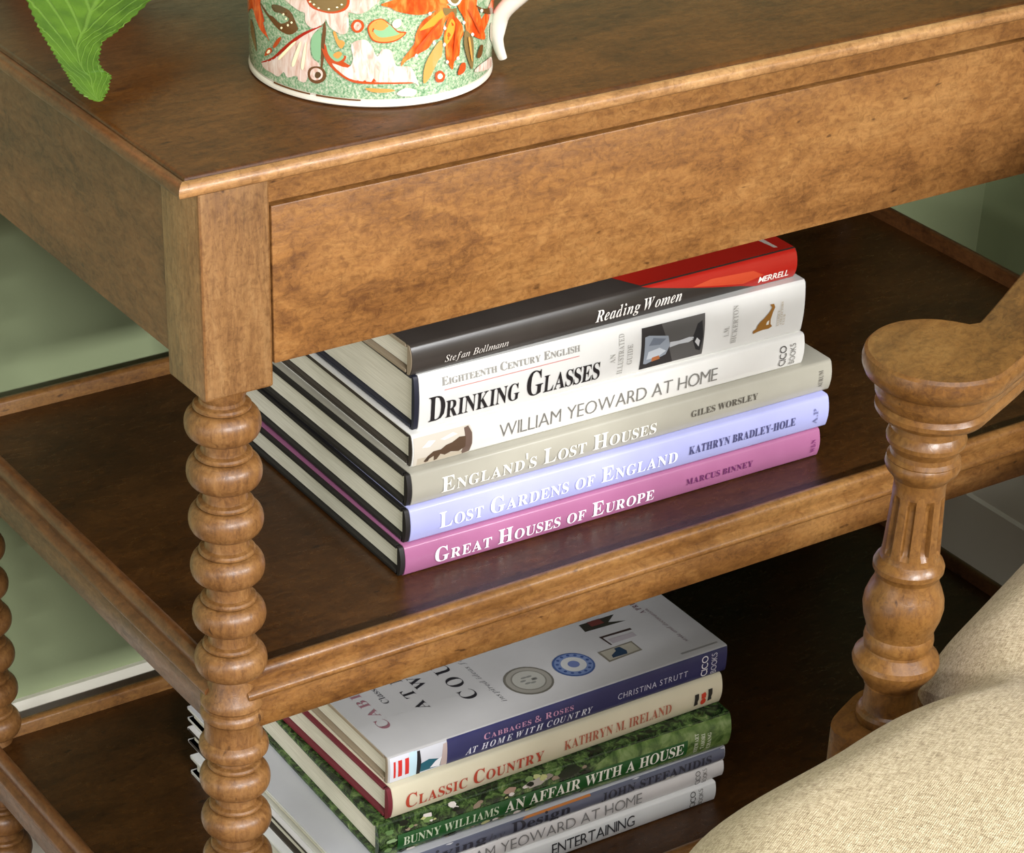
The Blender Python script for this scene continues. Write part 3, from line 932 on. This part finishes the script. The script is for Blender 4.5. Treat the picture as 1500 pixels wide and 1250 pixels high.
MUG = [["orange",[[151.3,35.4],[176.3,44.1],[177.0,40.7],[-179.3,33.7],[179.7,31.6],[-175.4,24.5],[-177.6,26.0],[176.9,27.4],[171.4,31.5],[166.2,34.8],[151.3,26.6],[151.3,30.8]]],["olive",[[163.0,28.1],[168.5,26.4],[172.1,15.1],[167.8,17.3],[163.2,21.7]]],["brown",[[-172.7,41.7],[-170.0,43.8],[-161.2,43.9],[-157.1,37.7],[-156.6,35.1],[-161.4,31.7],[-168.4,32.5],[-175.7,36.7],[-172.2,37.8],[-166.5,35.8],[-161.3,39.9]]],["brown",[[177.1,41.7],[-173.6,36.9],[-166.5,33.5],[-171.6,34.8],[-178.8,38.0]]],["dark",[[-172.7,43.5],[-166.9,44.7],[-163.4,43.4],[-167.0,41.1],[-171.4,40.7]]],["pink",[[177.5,11.9],[-173.5,16.3],[-162.7,25.0],[-155.1,33.2],[-144.2,39.8],[-147.4,36.1],[-149.8,31.1],[-149.4,23.5],[-145.3,20.6],[-146.3,17.2],[-150.5,15.5],[-152.5,10.0],[-156.5,10.0],[-157.5,12.0],[-163.0,9.7],[-165.3,11.8],[-169.1,8.4],[-173.8,8.8],[179.2,9.2]]],["red",[[178.2,11.4],[-172.0,16.3],[-162.0,25.4],[-154.7,32.0],[-149.0,36.2],[-143.9,39.6],[-144.1,39.9],[-149.5,37.1],[-155.6,33.1],[-163.3,26.3],[-173.0,17.0],[177.8,11.8]]],["green2",[[-148.9,33.6],[-145.2,37.4],[-144.3,33.5],[-144.8,23.4],[-147.6,22.5],[-149.4,26.7]]],["brown",[[-143.0,41.8],[-143.5,37.7],[-144.4,31.3],[-144.5,24.5],[-144.7,16.6],[-144.2,16.7],[-143.0,24.6],[-142.5,31.5],[-141.9,37.9],[-142.3,41.9]]],["brown",[[-151.4,13.9],[-150.5,17.3],[-147.6,19.0],[-144.0,19.0],[-142.0,16.1],[-142.9,12.8],[-146.3,10.5],[-149.8,11.0]]],["pink",[[-150.1,14.2],[-149.3,16.9],[-146.9,18.3],[-144.4,17.6],[-143.6,15.6],[-144.5,13.4],[-146.8,12.1],[-149.1,12.3]]],["dark",[[-147.7,14.2],[-147.0,16.2],[-145.4,16.5],[-144.5,15.3],[-145.4,13.7],[-147.0,13.2]]],["pink",[[-162.1,50.4],[-155.9,45.2],[-152.5,44.6],[-152.1,40.2],[-148.3,37.8],[-142.9,41.4],[-142.0,43.8],[-140.3,40.0],[-135.2,37.0],[-131.8,38.7],[-131.4,45.0],[-131.4,48.1],[-126.5,47.6],[-121.2,50.9],[-120.0,56.2]]],["olive",[[-150.5,53.0],[-148.2,49.0],[-143.7,47.5],[-138.5,47.6],[-133.9,49.5],[-132.2,52.5],[-132.2,55.6]]],["rust",[[-151.9,52.7],[-149.6,48.3],[-144.2,46.8],[-138.5,46.7],[-133.0,48.9],[-131.0,52.2],[-131.0,55.7],[-132.2,55.6],[-132.2,52.5],[-133.9,49.7],[-138.5,47.7],[-143.7,47.6],[-148.2,49.1],[-150.5,53.0]]],["rust",[[-143.9,28.0],[-141.3,21.9],[-136.1,16.8],[-129.6,13.4],[-122.0,12.9],[-113.7,12.9],[-100.8,12.4],[-100.8,12.8],[-113.7,13.9],[-121.9,14.3],[-129.2,14.9],[-135.3,18.1],[-140.4,22.6],[-143.4,28.3]]],["pink",[[-139.1,22.0],[-131.9,20.6],[-129.4,25.3],[-130.2,32.5],[-124.4,35.1],[-121.2,32.1],[-118.7,26.7],[-116.2,30.3],[-112.1,29.3],[-110.0,21.9],[-103.5,20.9],[-100.4,14.6],[-99.4,10.8],[-103.0,13.1],[-117.8,13.9],[-129.0,14.6],[-134.9,17.5]]],["rust",[[-142.8,31.5],[-140.4,27.8],[-136.5,26.5],[-132.7,26.4],[-133.6,23.6],[-136.5,21.9],[-140.4,23.2],[-142.4,27.0]]],["green2",[[-141.7,31.2],[-139.7,28.1],[-136.5,26.9],[-133.6,26.3],[-134.6,24.2],[-137.0,23.1],[-139.7,24.7],[-141.3,27.6]]],["gold",[[-138.6,37.5],[-136.9,32.3],[-134.8,29.8],[-133.1,32.7],[-134.4,34.0],[-136.0,34.2],[-137.3,37.7]]],["gold",[[-138.7,26.2],[-136.1,28.3],[-134.4,27.2],[-136.5,24.6]]],["rust",[[-130.4,41.5],[-129.1,44.1],[-127.3,44.9],[-125.3,44.1],[-124.4,41.6],[-125.7,39.1],[-127.7,38.3],[-129.6,39.3]]],["pink",[[-129.1,41.4],[-128.1,43.5],[-126.3,43.3],[-125.7,41.4],[-126.9,39.7],[-128.3,39.6]]],["rust",[[-123.0,40.1],[-122.0,43.3],[-119.1,45.3],[-115.5,45.1],[-109.7,39.5],[-105.4,38.3],[-109.6,34.6],[-115.4,33.4],[-120.8,34.8]]],["gold",[[-122.4,40.1],[-121.5,42.9],[-118.9,44.9],[-115.5,44.6],[-110.1,38.9],[-106.3,37.9],[-110.0,35.1],[-115.4,34.1],[-120.4,35.3]]],["green2",[[-120.4,39.7],[-117.9,41.5],[-114.2,43.3],[-110.1,39.1],[-108.8,37.7],[-113.8,36.5],[-117.9,36.6]]],["gold",[[-120.4,41.1],[-118.7,43.8],[-115.5,44.4],[-114.2,42.4],[-115.5,40.2],[-117.9,39.8]]],["cream",[[-112.0,43.2],[-110.9,44.7],[-108.9,45.3],[-107.8,43.9],[-108.2,41.7],[-110.1,40.7],[-111.5,41.4]]],["orange",[[-117.1,52.3],[-113.1,54.0],[-105.6,55.3],[-84.2,52.4],[-85.2,49.4],[-94.0,46.9],[-100.3,46.4],[-109.7,48.9],[-112.6,50.8]]],["orange",[[-86.3,49.6],[-94.0,45.5],[-98.0,43.0],[-101.1,37.0],[-101.9,32.1],[-107.0,25.3],[-107.8,21.7],[-105.3,24.3],[-99.2,27.3],[-94.7,29.4],[-92.4,32.7],[-89.5,33.1],[-87.5,35.9],[-86.6,40.2],[-83.0,45.4]]],["amber",[[-87.7,47.2],[-92.1,44.8],[-96.7,41.4],[-99.3,38.6],[-94.8,39.4],[-91.0,40.6],[-87.2,44.0]]],["orange",[[-83.0,45.4],[-86.0,38.3],[-86.9,31.7],[-85.8,28.7],[-85.2,22.2],[-81.5,15.8],[-80.5,19.7],[-77.4,22.2],[-77.0,29.0],[-74.9,32.2],[-76.0,37.0],[-79.0,40.9]]],["amber",[[-82.4,41.6],[-85.0,37.7],[-86.2,32.0],[-84.8,29.4],[-81.7,33.3],[-80.1,37.5]]],["orange",[[-79.2,47.3],[-74.8,39.9],[-72.7,32.5],[-69.2,30.6],[-64.6,27.4],[-56.0,24.0],[-58.5,30.6],[-61.6,37.1],[-65.3,43.2],[-66.2,48.0],[-77.0,50.8]]],["olive",[[-87.7,48.1],[-82.5,46.6],[-79.7,46.0],[-80.2,40.7],[-81.9,45.2],[-86.1,43.8]]],["white",[[-85.0,52.5],[-84.2,49.7],[-81.5,47.8],[-78.7,47.8],[-76.9,49.4],[-77.0,50.8]]],["olive",[[-83.7,52.3],[-82.9,50.1],[-80.9,48.8],[-79.0,49.2],[-78.5,51.1]]],["olive",[[-73.7,33.7],[-68.5,29.0],[-67.0,21.2],[-67.8,12.2],[-71.6,18.4],[-74.5,27.0]]],["gold",[[-91.3,29.8],[-87.9,31.9],[-87.8,24.5],[-89.8,22.2],[-94.4,13.8],[-97.2,12.3],[-96.4,21.4]]],["rust",[[-91.1,16.0],[-88.2,16.8],[-85.8,14.0],[-87.0,11.0],[-90.6,11.7]]],["cream",[[-89.9,14.8],[-88.4,15.5],[-87.1,13.8],[-88.1,12.6],[-89.6,13.1]]],["rust",[[-77.8,14.9],[-76.0,17.7],[-73.2,17.0],[-73.4,13.3],[-76.5,12.0],[-78.3,12.7]]],["brown",[[-63.4,20.1],[-60.9,22.6],[-58.5,21.3],[-59.7,17.1],[-62.4,16.3],[-64.1,17.6]]],["brown",[[-66.8,44.6],[-59.1,40.4],[-47.7,37.2],[-47.3,33.8],[-59.9,38.9]]],["pink",[[-66.2,10.7],[-60.4,12.6],[-46.7,11.6],[-45.1,6.3],[-56.1,7.9]]],["gold",[[-124.0,11.0],[-117.8,10.9],[-112.4,10.5],[-110.7,9.5],[-115.3,8.8],[-121.1,9.2]]],["white",[[-109.9,8.1],[-106.0,10.6],[-100.8,9.1],[-101.6,6.4],[-106.9,6.5]]],["cream",[[-167.5,19.0],[-159.3,28.1],[-157.2,29.1],[-166.3,18.5]]],["cream",[[-159.5,18.0],[-155.2,29.1],[-154.2,28.9],[-157.9,17.5]]],["cream",[[-154.4,17.9],[-152.2,29.3],[-151.5,29.0],[-152.9,17.3]]],["cream",[[-164.7,41.2],[-164.0,42.0],[-163.3,41.6],[-164.0,40.8]]],["cream",[[-163.0,39.4],[-162.4,40.2],[-161.7,39.8],[-162.4,38.9]]],["cream",[[-166.1,34.1],[-165.3,34.9],[-164.6,34.5],[-165.4,33.6]]],["cream",[[-162.0,36.5],[-161.3,37.3],[-160.7,36.9],[-161.3,36.0]]],["cream",[[-159.8,38.4],[-159.1,39.2],[-158.5,38.7],[-159.2,37.9]]],["cream",[[-147.9,49.9],[-147.3,50.5],[-146.6,50.1],[-147.3,49.6]]],["cream",[[-145.7,48.5],[-145.0,49.1],[-144.4,48.7],[-145.0,48.2]]],["cream",[[-140.8,48.8],[-140.2,49.4],[-139.6,49.0],[-140.2,48.5]]],["cream",[[-137.0,50.2],[-136.4,50.7],[-135.8,50.4],[-136.4,49.9]]],["cream",[[-134.9,51.8],[-134.3,52.3],[-133.7,51.9],[-134.3,51.4]]],["cream",[[-149.8,50.9],[-149.1,51.5],[-148.5,51.2],[-149.1,50.6]]],["rust",[[-178.0,16.7],[-175.5,20.7],[-172.6,22.1],[-172.0,20.5],[-174.2,18.4],[-177.2,16.5]]],["cream",[[-176.0,18.3],[-174.8,20.3],[-173.2,20.8],[-173.8,19.2]]],["rust",[[-171.2,23.4],[-167.9,28.1],[-165.4,29.7],[-166.7,26.6],[-169.9,22.9]]],["white",[[-95.5,46.7],[-94.7,47.5],[-93.8,46.4],[-94.7,45.6]]],["white",[[-87.7,38.2],[-86.8,39.0],[-85.9,37.8],[-86.8,37.0]]],["white",[[-76.5,38.5],[-75.4,39.2],[-74.3,37.9],[-75.4,37.2]]],["white",[[-63.4,40.8],[-61.9,41.4],[-60.2,39.9],[-61.8,39.3]]],["white",[[-93.2,31.9],[-92.4,32.7],[-91.5,31.6],[-92.3,30.7]]],["white",[[-87.8,30.0],[-86.9,30.9],[-86.0,29.7],[-86.9,28.8]]],["white",[[-70.5,31.0],[-69.3,31.6],[-67.9,30.3],[-69.2,29.6]]],["white",[[-79.9,21.4],[-78.8,22.2],[-77.8,20.9],[-78.8,20.2]]],["white",[[-86.1,21.0],[-85.2,21.8],[-84.2,20.6],[-85.1,19.8]]],["white",[[-101.8,26.7],[-101.0,27.6],[-100.2,26.5],[-101.0,25.6]]],["gold",[[-72.3,29.2],[-70.9,28.8],[-68.8,18.0],[-69.8,18.3]]],["rust",[[-80.7,37.6],[-79.8,37.4],[-81.4,21.3],[-82.0,21.5]]],["rust",[[-90.1,42.2],[-89.4,41.7],[-100.1,30.1],[-100.8,30.6]]],["rust",[[-72.4,42.9],[-71.4,42.9],[-63.0,30.2],[-64.2,30.3]]]]
# the pattern runs round the mug and again, turned, above its first row
for da, dz, sel in ((0, 0.0, 1), (150, 0.0, 2), (62, 0.060, 3), (205, 0.058, 2), (-70, 0.062, 3)):
    for k, (c, pts) in enumerate(MUG):
        if sel > 1 and k % 7 == 6:
            continue
        ee = 0.00025 + 0.00002 * k
        def fn(s, z, e=ee):
            a = s / MR
            return (MC[0] + (MR + e) * math.cos(a), MC[1] + (MR + e) * math.sin(a), ZTOP + z)
        P2 = smooth([(math.radians((a if a < 90 else a - 360) + da) * MR, min(max(z, 5.4) / 1000 + dz, 0.128)) for a, z in pts])
        put_poly(bm, fn, P2, mi_of(c), 0.005)
# gilt wear along the foot at the left
for a0, a1 in ((-172, -150), (-147, -126)):
    e = 0.0012
    put_poly(bm, lambda s, z: (MC[0] + (MR + 0.0008) * math.cos(s / MR), MC[1] + (MR + 0.0008) * math.sin(s / MR), ZTOP + z),
             [(math.radians(a0) * MR, 0.0042), (math.radians(a1) * MR, .0042), (math.radians(a1) * MR, .0050), (math.radians(a0) * MR, .0052)], mi_of('brown'), 0.005)
obj('body', bm, mm, mug, angle=40)
bm = bmesh.new()
ha = math.radians(-34.36)
hp = spline([(0.0600, 0.104), (0.072, 0.110), (0.090, 0.108), (0.101, 0.094), (0.102, 0.076), (0.092, 0.056), (0.078, 0.042), (0.0668, 0.030), (0.0640, 0.020), (0.0650, 0.013), (0.0676, 0.0062)], 5)
N = len(hp)
rad = [(0.0062 - 0.0034 * max(0, (i / N - 0.55) / 0.45), 0.0050 - 0.0030 * max(0, (i / N - 0.55) / 0.45)) for i in range(N)]
tube(bm, [(MC[0] + r * math.cos(ha), MC[1] + r * math.sin(ha), ZTOP + z) for r, z in hp], rad, 14)
obj('handle', bm, M['m_white'], mug, angle=60)

# ------------------------------------------------------------------ the plant, its pot just out of the frame
PC = (0.075, 0.318)
plant = thing('potted_plant', 'green leafy plant drooping over the left end of the tabletop', 'plant', (PC[0], PC[1], ZTOP))
bm = bmesh.new()
lathe(bm, [(ZTOP + .072, .036), (ZTOP + .085, .038), (ZTOP + .085, .044), (ZTOP + .073, .0445), (ZTOP + .071, .041), (ZTOP + .003, .031), (ZTOP + .0005, .030)], PC[0], PC[1], 48)
obj('pot', bm, M['terracotta'], plant)
bm = bmesh.new()
lathe(bm, [(ZTOP + .079, .036), (ZTOP + .078, .0375), (ZTOP + .070, .034)], PC[0], PC[1], 32)
obj('soil', bm, M['soil'], plant)
bm = bmesh.new()
tube(bm, spline([(PC[0], PC[1], ZTOP + .07), (PC[0] - .004, PC[1] - .004, ZTOP + .15), (PC[0] + .004, PC[1] - .002, ZTOP + .26)], 5), .0034, 10)
obj('stem', bm, M['stem'], plant)
LEAF = [([-0.0236,0.055,0.1295],[-0.0208,0.055,0.129]),([-0.0266,0.0576,0.1308],[-0.0177,0.0576,0.1292]),([-0.0288,0.0623,0.1327],[-0.0135,0.0623,0.13]),([-0.0293,0.0675,0.1345],[-0.0097,0.0675,0.131]),([-0.0284,0.0727,0.136],[-0.0063,0.0727,0.1322]),([-0.028,0.0763,0.1371],[-0.0062,0.0763,0.1333]),([-0.0279,0.0794,0.1381],[-0.0078,0.0794,0.1347]),([-0.0276,0.0857,0.1401],[-0.0057,0.0857,0.1364]),([-0.0269,0.0919,0.1421],[-0.0021,0.0919,0.1379]),([-0.0264,0.0987,0.1443],[0.0032,0.0987,0.1394]),([-0.0259,0.1054,0.1465],[0.0126,0.1054,0.1402]),([-0.0249,0.1117,0.1485],[0.0226,0.1117,0.1408]),([-0.0229,0.1221,0.1518],[0.0356,0.1221,0.1425]),([-0.0203,0.1325,0.155],[0.0503,0.1325,0.1441]),([-0.016,0.1455,0.159],[0.065,0.1455,0.1468]),([-0.0066,0.1637,0.1644],[0.0808,0.1637,0.1516]),([0.0093,0.1845,0.17],[0.0942,0.1845,0.1581]),([0.031,0.2053,0.1752],[0.1023,0.2053,0.1657]),([0.0571,0.2261,0.1804],[0.1068,0.2261,0.174]),([0.0824,0.2443,0.185],[0.1045,0.2443,0.1822])]
def leaf_mesh(rows, ncol=12, fold=0.004, cup=1.0):
    bm = bmesh.new()
    uvl = bm.loops.layers.uv.new('uv')
    rows = [(Vector(a), Vector(c)) for a, c in rows]
    dense = []
    seq = spline([tuple(a) + tuple(c) for a, c in rows], 4)
    G, UV = [], []
    m = len(seq)
    for i, q in enumerate(seq):
        a, c = Vector(q[:3]), Vector(q[3:])
        w = (c - a).length
        line = []
        for j in range(ncol + 1):
            s = j / ncol
            u = 2 * s - 1
            p = a.lerp(c, s)
            # a shallow trough along the midrib, quilted between the side veins
            p = p + Vector((-0.45, -0.65, 0.6)) * (cup * w * 0.16 * (abs(u) ** 1.4 - 0.5) + 0.0011 * min(1, w / 0.04) * math.sin((i / m * 1.0 - 0.34 * abs(u)) * 62))
            if j in (0, ncol):
                p = p + (c - a).normalized() * (0.0006 if i % 2 else -0.0006) * (1 if j else -1)
            line.append(bm.verts.new(p))
        G.append(line)
    for i in range(m - 1):
        for j in range(ncol):
            f = bm.faces.new((G[i][j], G[i][j + 1], G[i + 1][j + 1], G[i + 1][j]))
            for lp, (jj, ii) in zip(f.loops, ((j, i), (j + 1, i), (j + 1, i + 1), (j, i + 1))):
                lp[uvl].uv = (2 * jj / ncol - 1, ii / m)
    bmesh.ops.recalc_face_normals(bm, faces=bm.faces)
    geo = bmesh.ops.solidify(bm, geom=bm.faces[:], thickness=0.0005)
    return bm
lf = obj('leaf', leaf_mesh(LEAF), M['leaf'], plant, angle=80)
bm = bmesh.new()
tip = Vector([(a + c) / 2 for a, c in zip(*LEAF[-1])])
tube(bm, spline([tuple(tip + (Vector(LEAF[-3][0]) + Vector(LEAF[-3][1])) / 2 * 0.0), (0.098, 0.292, ZTOP + .115), (PC[0] + .002, PC[1] - .003, ZTOP + .17)], 6), .0019, 8)
obj('petiole', bm, M['stem'], plant)
for k, (az, el, ln) in enumerate(((20, 35, .15), (110, 50, .15), (195, 30, .14), (60, 70, .13))):
    rows = []
    d = Vector((math.cos(math.radians(az)), math.sin(math.radians(az)), 0))
    s = Vector((-d.y, d.x, 0))
    base = Vector((PC[0], PC[1], ZTOP + .14 + .035 * k))
    if az == 110: ln = .07
    for i in range(13):
        t = i / 12
        c = base + d * (ln * t) * math.cos(math.radians(el)) + Vector((0, 0, 1)) * (ln * math.sin(math.radians(el)) * t - 0.55 * ln * t * t)
        w = ln * 0.30 * math.sin(PI * min(1, 0.06 + 0.93 * t)) ** 0.8 + 0.001
        rows.append((tuple(c - s * w), tuple(c + s * w)))
    obj('leaf', leaf_mesh(rows[::-1]), M['leaf'], plant, angle=80)

# ------------------------------------------------------------------ the armchair
# written in its own frame: origin under the front arm post, x towards the chair back, y towards the table
CZ = -0.1803          # top of the seat frame at the post
chair = thing('armchair', 'wooden armchair with a plump beige linen seat in front of the side table', 'chair', (0.2913, -0.2100, FLOOR), math.radians(24))
INV[chair] = Matrix.Translation((0, 0, -FLOOR))
ARMY = -0.56          # the other arm
POST = [(0.0005, .0196), (-0.0030, .0182), (-0.0065, .0184), (-0.0085, .0196), (-0.0110, .0203), (-0.0135, .0199), (-0.0155, .0182), (-0.0180, .0170), (-0.0205, .0172), (-0.0218, .0182), (-0.0224, .0187), (-0.0231, .0184), (-0.0245, .0190), (-0.0266, .0192), (-0.0290, .0184), (-0.0318, .0160), (-0.0340, .0141), (-0.0372, .0133)]
FT, FB = -0.0400, -0.0765
POSTB = [(-0.0775, .0150), (-0.0800, .0156), (-0.0820, .0175), (-0.0843, .0185), (-0.0870, .0184), (-0.0890, .0172), (-0.0905, .0166), (-0.0940, .0168), (-0.0990, .0190), (-0.1040, .0207), (-0.1090, .0212), (-0.1150, .0202), (-0.1195, .0187), (-0.1230, .0177), (-0.1245, .0175), (-0.1262, .0181), (-0.1288, .0185), (-0.1312, .0183), (-0.1332, .0175), (-0.1345, .0178), (-0.1370, .0202), (-0.1395, .0224), (-0.1423, .0231), (-0.1450, .0225), (-0.1490, .0202), (-0.1530, .0173), (-0.1562, .0153), (-0.1572, .0152), (-0.1578, .0144), (-0.1620, .0142), (-0.1700, .0145), (-0.1718, .0148), (-0.1730, .0163), (-0.1750, .0173), (-0.1775, .0174), (-0.1792, .0168), (-0.1830, .0160)]
def arm_post(cy):
    bm = bmesh.new()
    n, NF = 160, 9
    prof = list(POST)
    for i in range(15):
        prof.append((FT + (FB - FT) * i / 14, 0.0133 + 0.0017 * i / 14))
    prof += POSTB
    rings = []
    for z, r in prof:
        ring = []
        for i in range(n):
            a = 2 * PI * i / n
            rr = r
            if FB - 0.0003 < z < FT + 0.0003:
                t = (FT - z) / (FT - FB)
                end = min(1.0, max(0.0, min(t - 0.10, 0.97 - t) / 0.07))
                q = math.cos(NF * (a + 0.16))
                if q > 0.1:
                    rr = r - 0.0027 * end * min(1.0, (q - 0.1) / 0.5)
            ring.append(bm.verts.new((rr * math.cos(a), cy + rr * math.sin(a), z)))
        rings.append(ring)
    for a, c in zip(rings, rings[1:]):
        for i in range(n):
            bm.faces.new((a[i], a[(i + 1) % n], c[(i + 1) % n], c[i]))
    bm.faces.new(rings[0]); bm.faces.new(rings[-1])
    return bm
# moulded arm: a round scroll end over the post; the bar leaves it flush with the sitter's side
def arm(cy, sgn):
    bm = bmesh.new()
    # (offset inwards from the outline, height below the top of the arm)
    prof = [(0.0042, 0.0), (0.0022, -0.0004), (0.0008, -0.0020), (0.0, -0.0056), (0.0004, -0.0090), (0.0020, -0.0124), (0.0048, -0.0148), (0.0072, -0.0158), (0.0078, -0.0172), (0.0076, -0.0196), (0.0082, -0.0232), (0.0096, -0.0258), (0.0104, -0.0268), (0.0098, -0.0276), (0.0088, -0.0292), (0.0090, -0.0316), (0.0104, -0.0336), (0.0130, -0.0348), (0.0170, -0.0352)]
    R, ZA = 0.0374, 0.0372
    out = []
    a0, a1 = math.radians(2), math.radians(268)
    for i in range(64):
        a = a0 + (a1 - a0) * i / 63
        out.append((R * math.cos(a), R * math.sin(a)))
    tail = [(x, -0.0374 - 0.004 * min(1, x / 0.12)) for x in (0.010, 0.022, 0.036, 0.05, 0.07, 0.10, 0.14, 0.19, 0.25, 0.33, 0.420)]
    head = [(x, -0.0024 + 0.002 * min(1, x / 0.12)) for x in (0.420, 0.33, 0.25, 0.19, 0.14, 0.10, 0.07, 0.055, 0.046, 0.041)]
    pts = out + tail + head
    m = len(pts)
    P = [Vector(q) for q in pts]
    def inset(i, d):
        a, c = P[(i - 1) % m], P[(i + 1) % m]
        t = (c - a).normalized()
        return P[i] + Vector((-t.y, t.x)) * d
    def place(x, y, z):
        t = max(0.0, x - 0.03)
        return (x - 0.003, cy - 0.002 * sgn + sgn * y, ZA + z + 0.20 * t * t / (t + 0.05))
    rings = [[bm.verts.new(place(*inset(i, d), z)) for i in range(m)] for d, z in prof]
    for a, c in zip(rings, rings[1:]):
        for i in range(m):
            bm.faces.new((a[i], a[(i + 1) % m], c[(i + 1) % m], c[i]))
    for r in (rings[0], rings[-1]):
        f = bm.faces.new(r)
        bmesh.ops.triangulate(bm, faces=[f])
    return bm
for cy, sg in ((0.0, 1), (ARMY, -1)):
    obj('arm', arm(cy, sg), M['chair_wood'], chair, angle=28)
    obj('arm_post', arm_post(cy), M['chair_wood_z'], chair, angle=24)
# seat frame, its side rails swelling outwards under the arm posts
def side_y(x):
    """outer edge of the side rail"""
    k = max(0.0, 1 - ((x + 0.002) / 0.030) ** 4) if abs(x + 0.002) < 0.030 else 0.0
    return (0.008 if x < 0.028 else -0.006) + (0.0165 if x < 0.028 else 0.0) * k ** 0.5
bm = bmesh.new()
xs = [-0.20, -0.12, -0.06, -0.034] + [-0.032 + 0.060 * i / 24 for i in range(25)] + [0.032, 0.06, 0.15, 0.26, 0.34, 0.43]
top = [(x, side_y(x)) for x in xs]
bot = [(x, ARMY - side_y(x)) for x in xs]
ol = top + bot[::-1]
sweep(bm, [[(x, y, CZ + z) for x, y in ol] for z in (0.0, -0.004, -0.06)])
obj('seat_frame', bm, M['chair_wood'], chair, angle=40)
for x, y in ((-0.165, -0.018), (-0.165, ARMY + 0.018), (0.405, -0.018), (0.405, ARMY + 0.018)):
    bm = bmesh.new()
    z0 = CZ - 0.058
    lathe(bm, [(z0, .020), (z0 - .03, .021), (z0 - .04, .016), (z0 - .055, .020), (z0 - .09, .022), (z0 - .22, .014), (z0 - .245, .013), (z0 - .262, .017), (z0 - .30, .021), (z0 - .34, .020), (FLOOR, .016)], x, y, 32)
    obj('leg', bm, M['chair_wood_z'], chair)
for y in (-0.020, ARMY + 0.020):
    bm = bmesh.new()
    sweep(bm, [[(x + dx, y + dy, z) for dx, dy in ((-.016, -.016), (.016, -.016), (.016, .016), (-.016, .016))] for x, z in ((0.412, CZ - 0.02), (0.418, 0.03), (0.46, 0.50))])
    obj('back_post', bm, M['chair_wood_z'], chair)
bm = bmesh.new()
vs = box(bm, 0.382, 0.424, ARMY + 0.036, -0.036, -0.10, 0.48, 0.018, 4)
for v in bm.verts:
    v.co.x += max(0.0, v.co.z) * 0.10
obj('back_cushion', bm, M['linen'], chair, angle=60)
# seat cushion: T-shaped, rolled edges, cut back round the arm posts
def cushion():
    bm = bmesh.new()
    nx, ny = 150, 110
    X0, X1 = -0.31, 0.378
    mid = ARMY / 2
    def half(x, notch=True):
        """half width of the cushion at x (its edge on the table side is mid + half)"""
        q = min(1.0, max(0.0, (-x - 0.05) / 0.13))
        ear = 0.004 + 0.026 * q * q * (3 - 2 * q) - mid
        rear = 0.001 - mid
        t = min(1.0, max(0.0, (x + 0.045) / 0.05)); t = t * t * (3 - 2 * t)
        w = ear + (rear - ear) * t
        if notch:
            w -= 0.031 * math.exp(-(x / (0.030 if x < 0 else 0.022)) ** 2)      # the notch
        f = (x - X0) / 0.14                             # rounded front corners
        if f < 1:
            w -= 0.150 * (1 - math.sqrt(max(0.0, 1 - (1 - f) ** 2)))
        return w
    def g(q):
        q = min(1.0, max(0.0, q))
        return math.sqrt(max(0.0, 1 - (1 - q) ** 2))
    G = []
    for i in range(nx + 1):
        s = i / nx
        # rows packed towards the front edge and round the notch
        x = X0 + (X1 - X0) * (s ** 1.35)
        h = half(x)
        row = []
        for j in range(ny + 1):
            t = -math.cos(PI * j / ny)
            y = mid + t * h
            dy = half(x, False) - abs(y - mid)
            dx = min(x - X0, X1 - x)
            z = CZ - 0.018 + 0.060 * g(dy / (RE if x < 0 else RE - 0.022 * min(1, x / 0.04))) * g(dx / RE)
            for py in (0.0, ARMY):                          # cut back round the arm posts
                k = min(1.0, max(0.0, (x + 0.012) / 0.030))
                q = min(1.0, max(0.0, (math.hypot(x, y - py) - 0.016) / (0.064 - 0.022 * k)))
                z = CZ - 0.018 + (z - CZ + 0.018) * (0.10 + 0.22 * k + (0.90 - 0.22 * k) * math.sqrt(q * (2 - q)))
            z += CROWN * (1 - abs(t) ** 2.2) * (1 - abs((x - 0.046) / 0.34) ** 2.4)
            z += 0.0016 * math.sin(x * 31 + 1.3) * math.sin(y * 23 + 0.4)
            row.append(bm.verts.new((x, y, z)))
        G.append(row)
    for i in range(nx):
        for j in range(ny):
            bm.faces.new((G[i][j], G[i + 1][j], G[i + 1][j + 1], G[i][j + 1]))
    # skirt down to the frame
    bd = [G[i][0] for i in range(nx + 1)] + [G[nx][j] for j in range(1, ny + 1)] + [G[i][ny] for i in range(nx - 1, -1, -1)] + [G[0][j] for j in range(ny - 1, 0, -1)]
    lo = [bm.verts.new((v.co.x * 0.995, mid + (v.co.y - mid) * 0.985, CZ - 0.055)) for v in bd]
    for i in range(len(bd)):
        k = (i + 1) % len(bd)
        bm.faces.new((bd[i], bd[k], lo[k], lo[i]))
    return bm
RE, CROWN = 0.065, 0.045
obj('seat_cushion', cushion(), M['linen'], chair, angle=80)
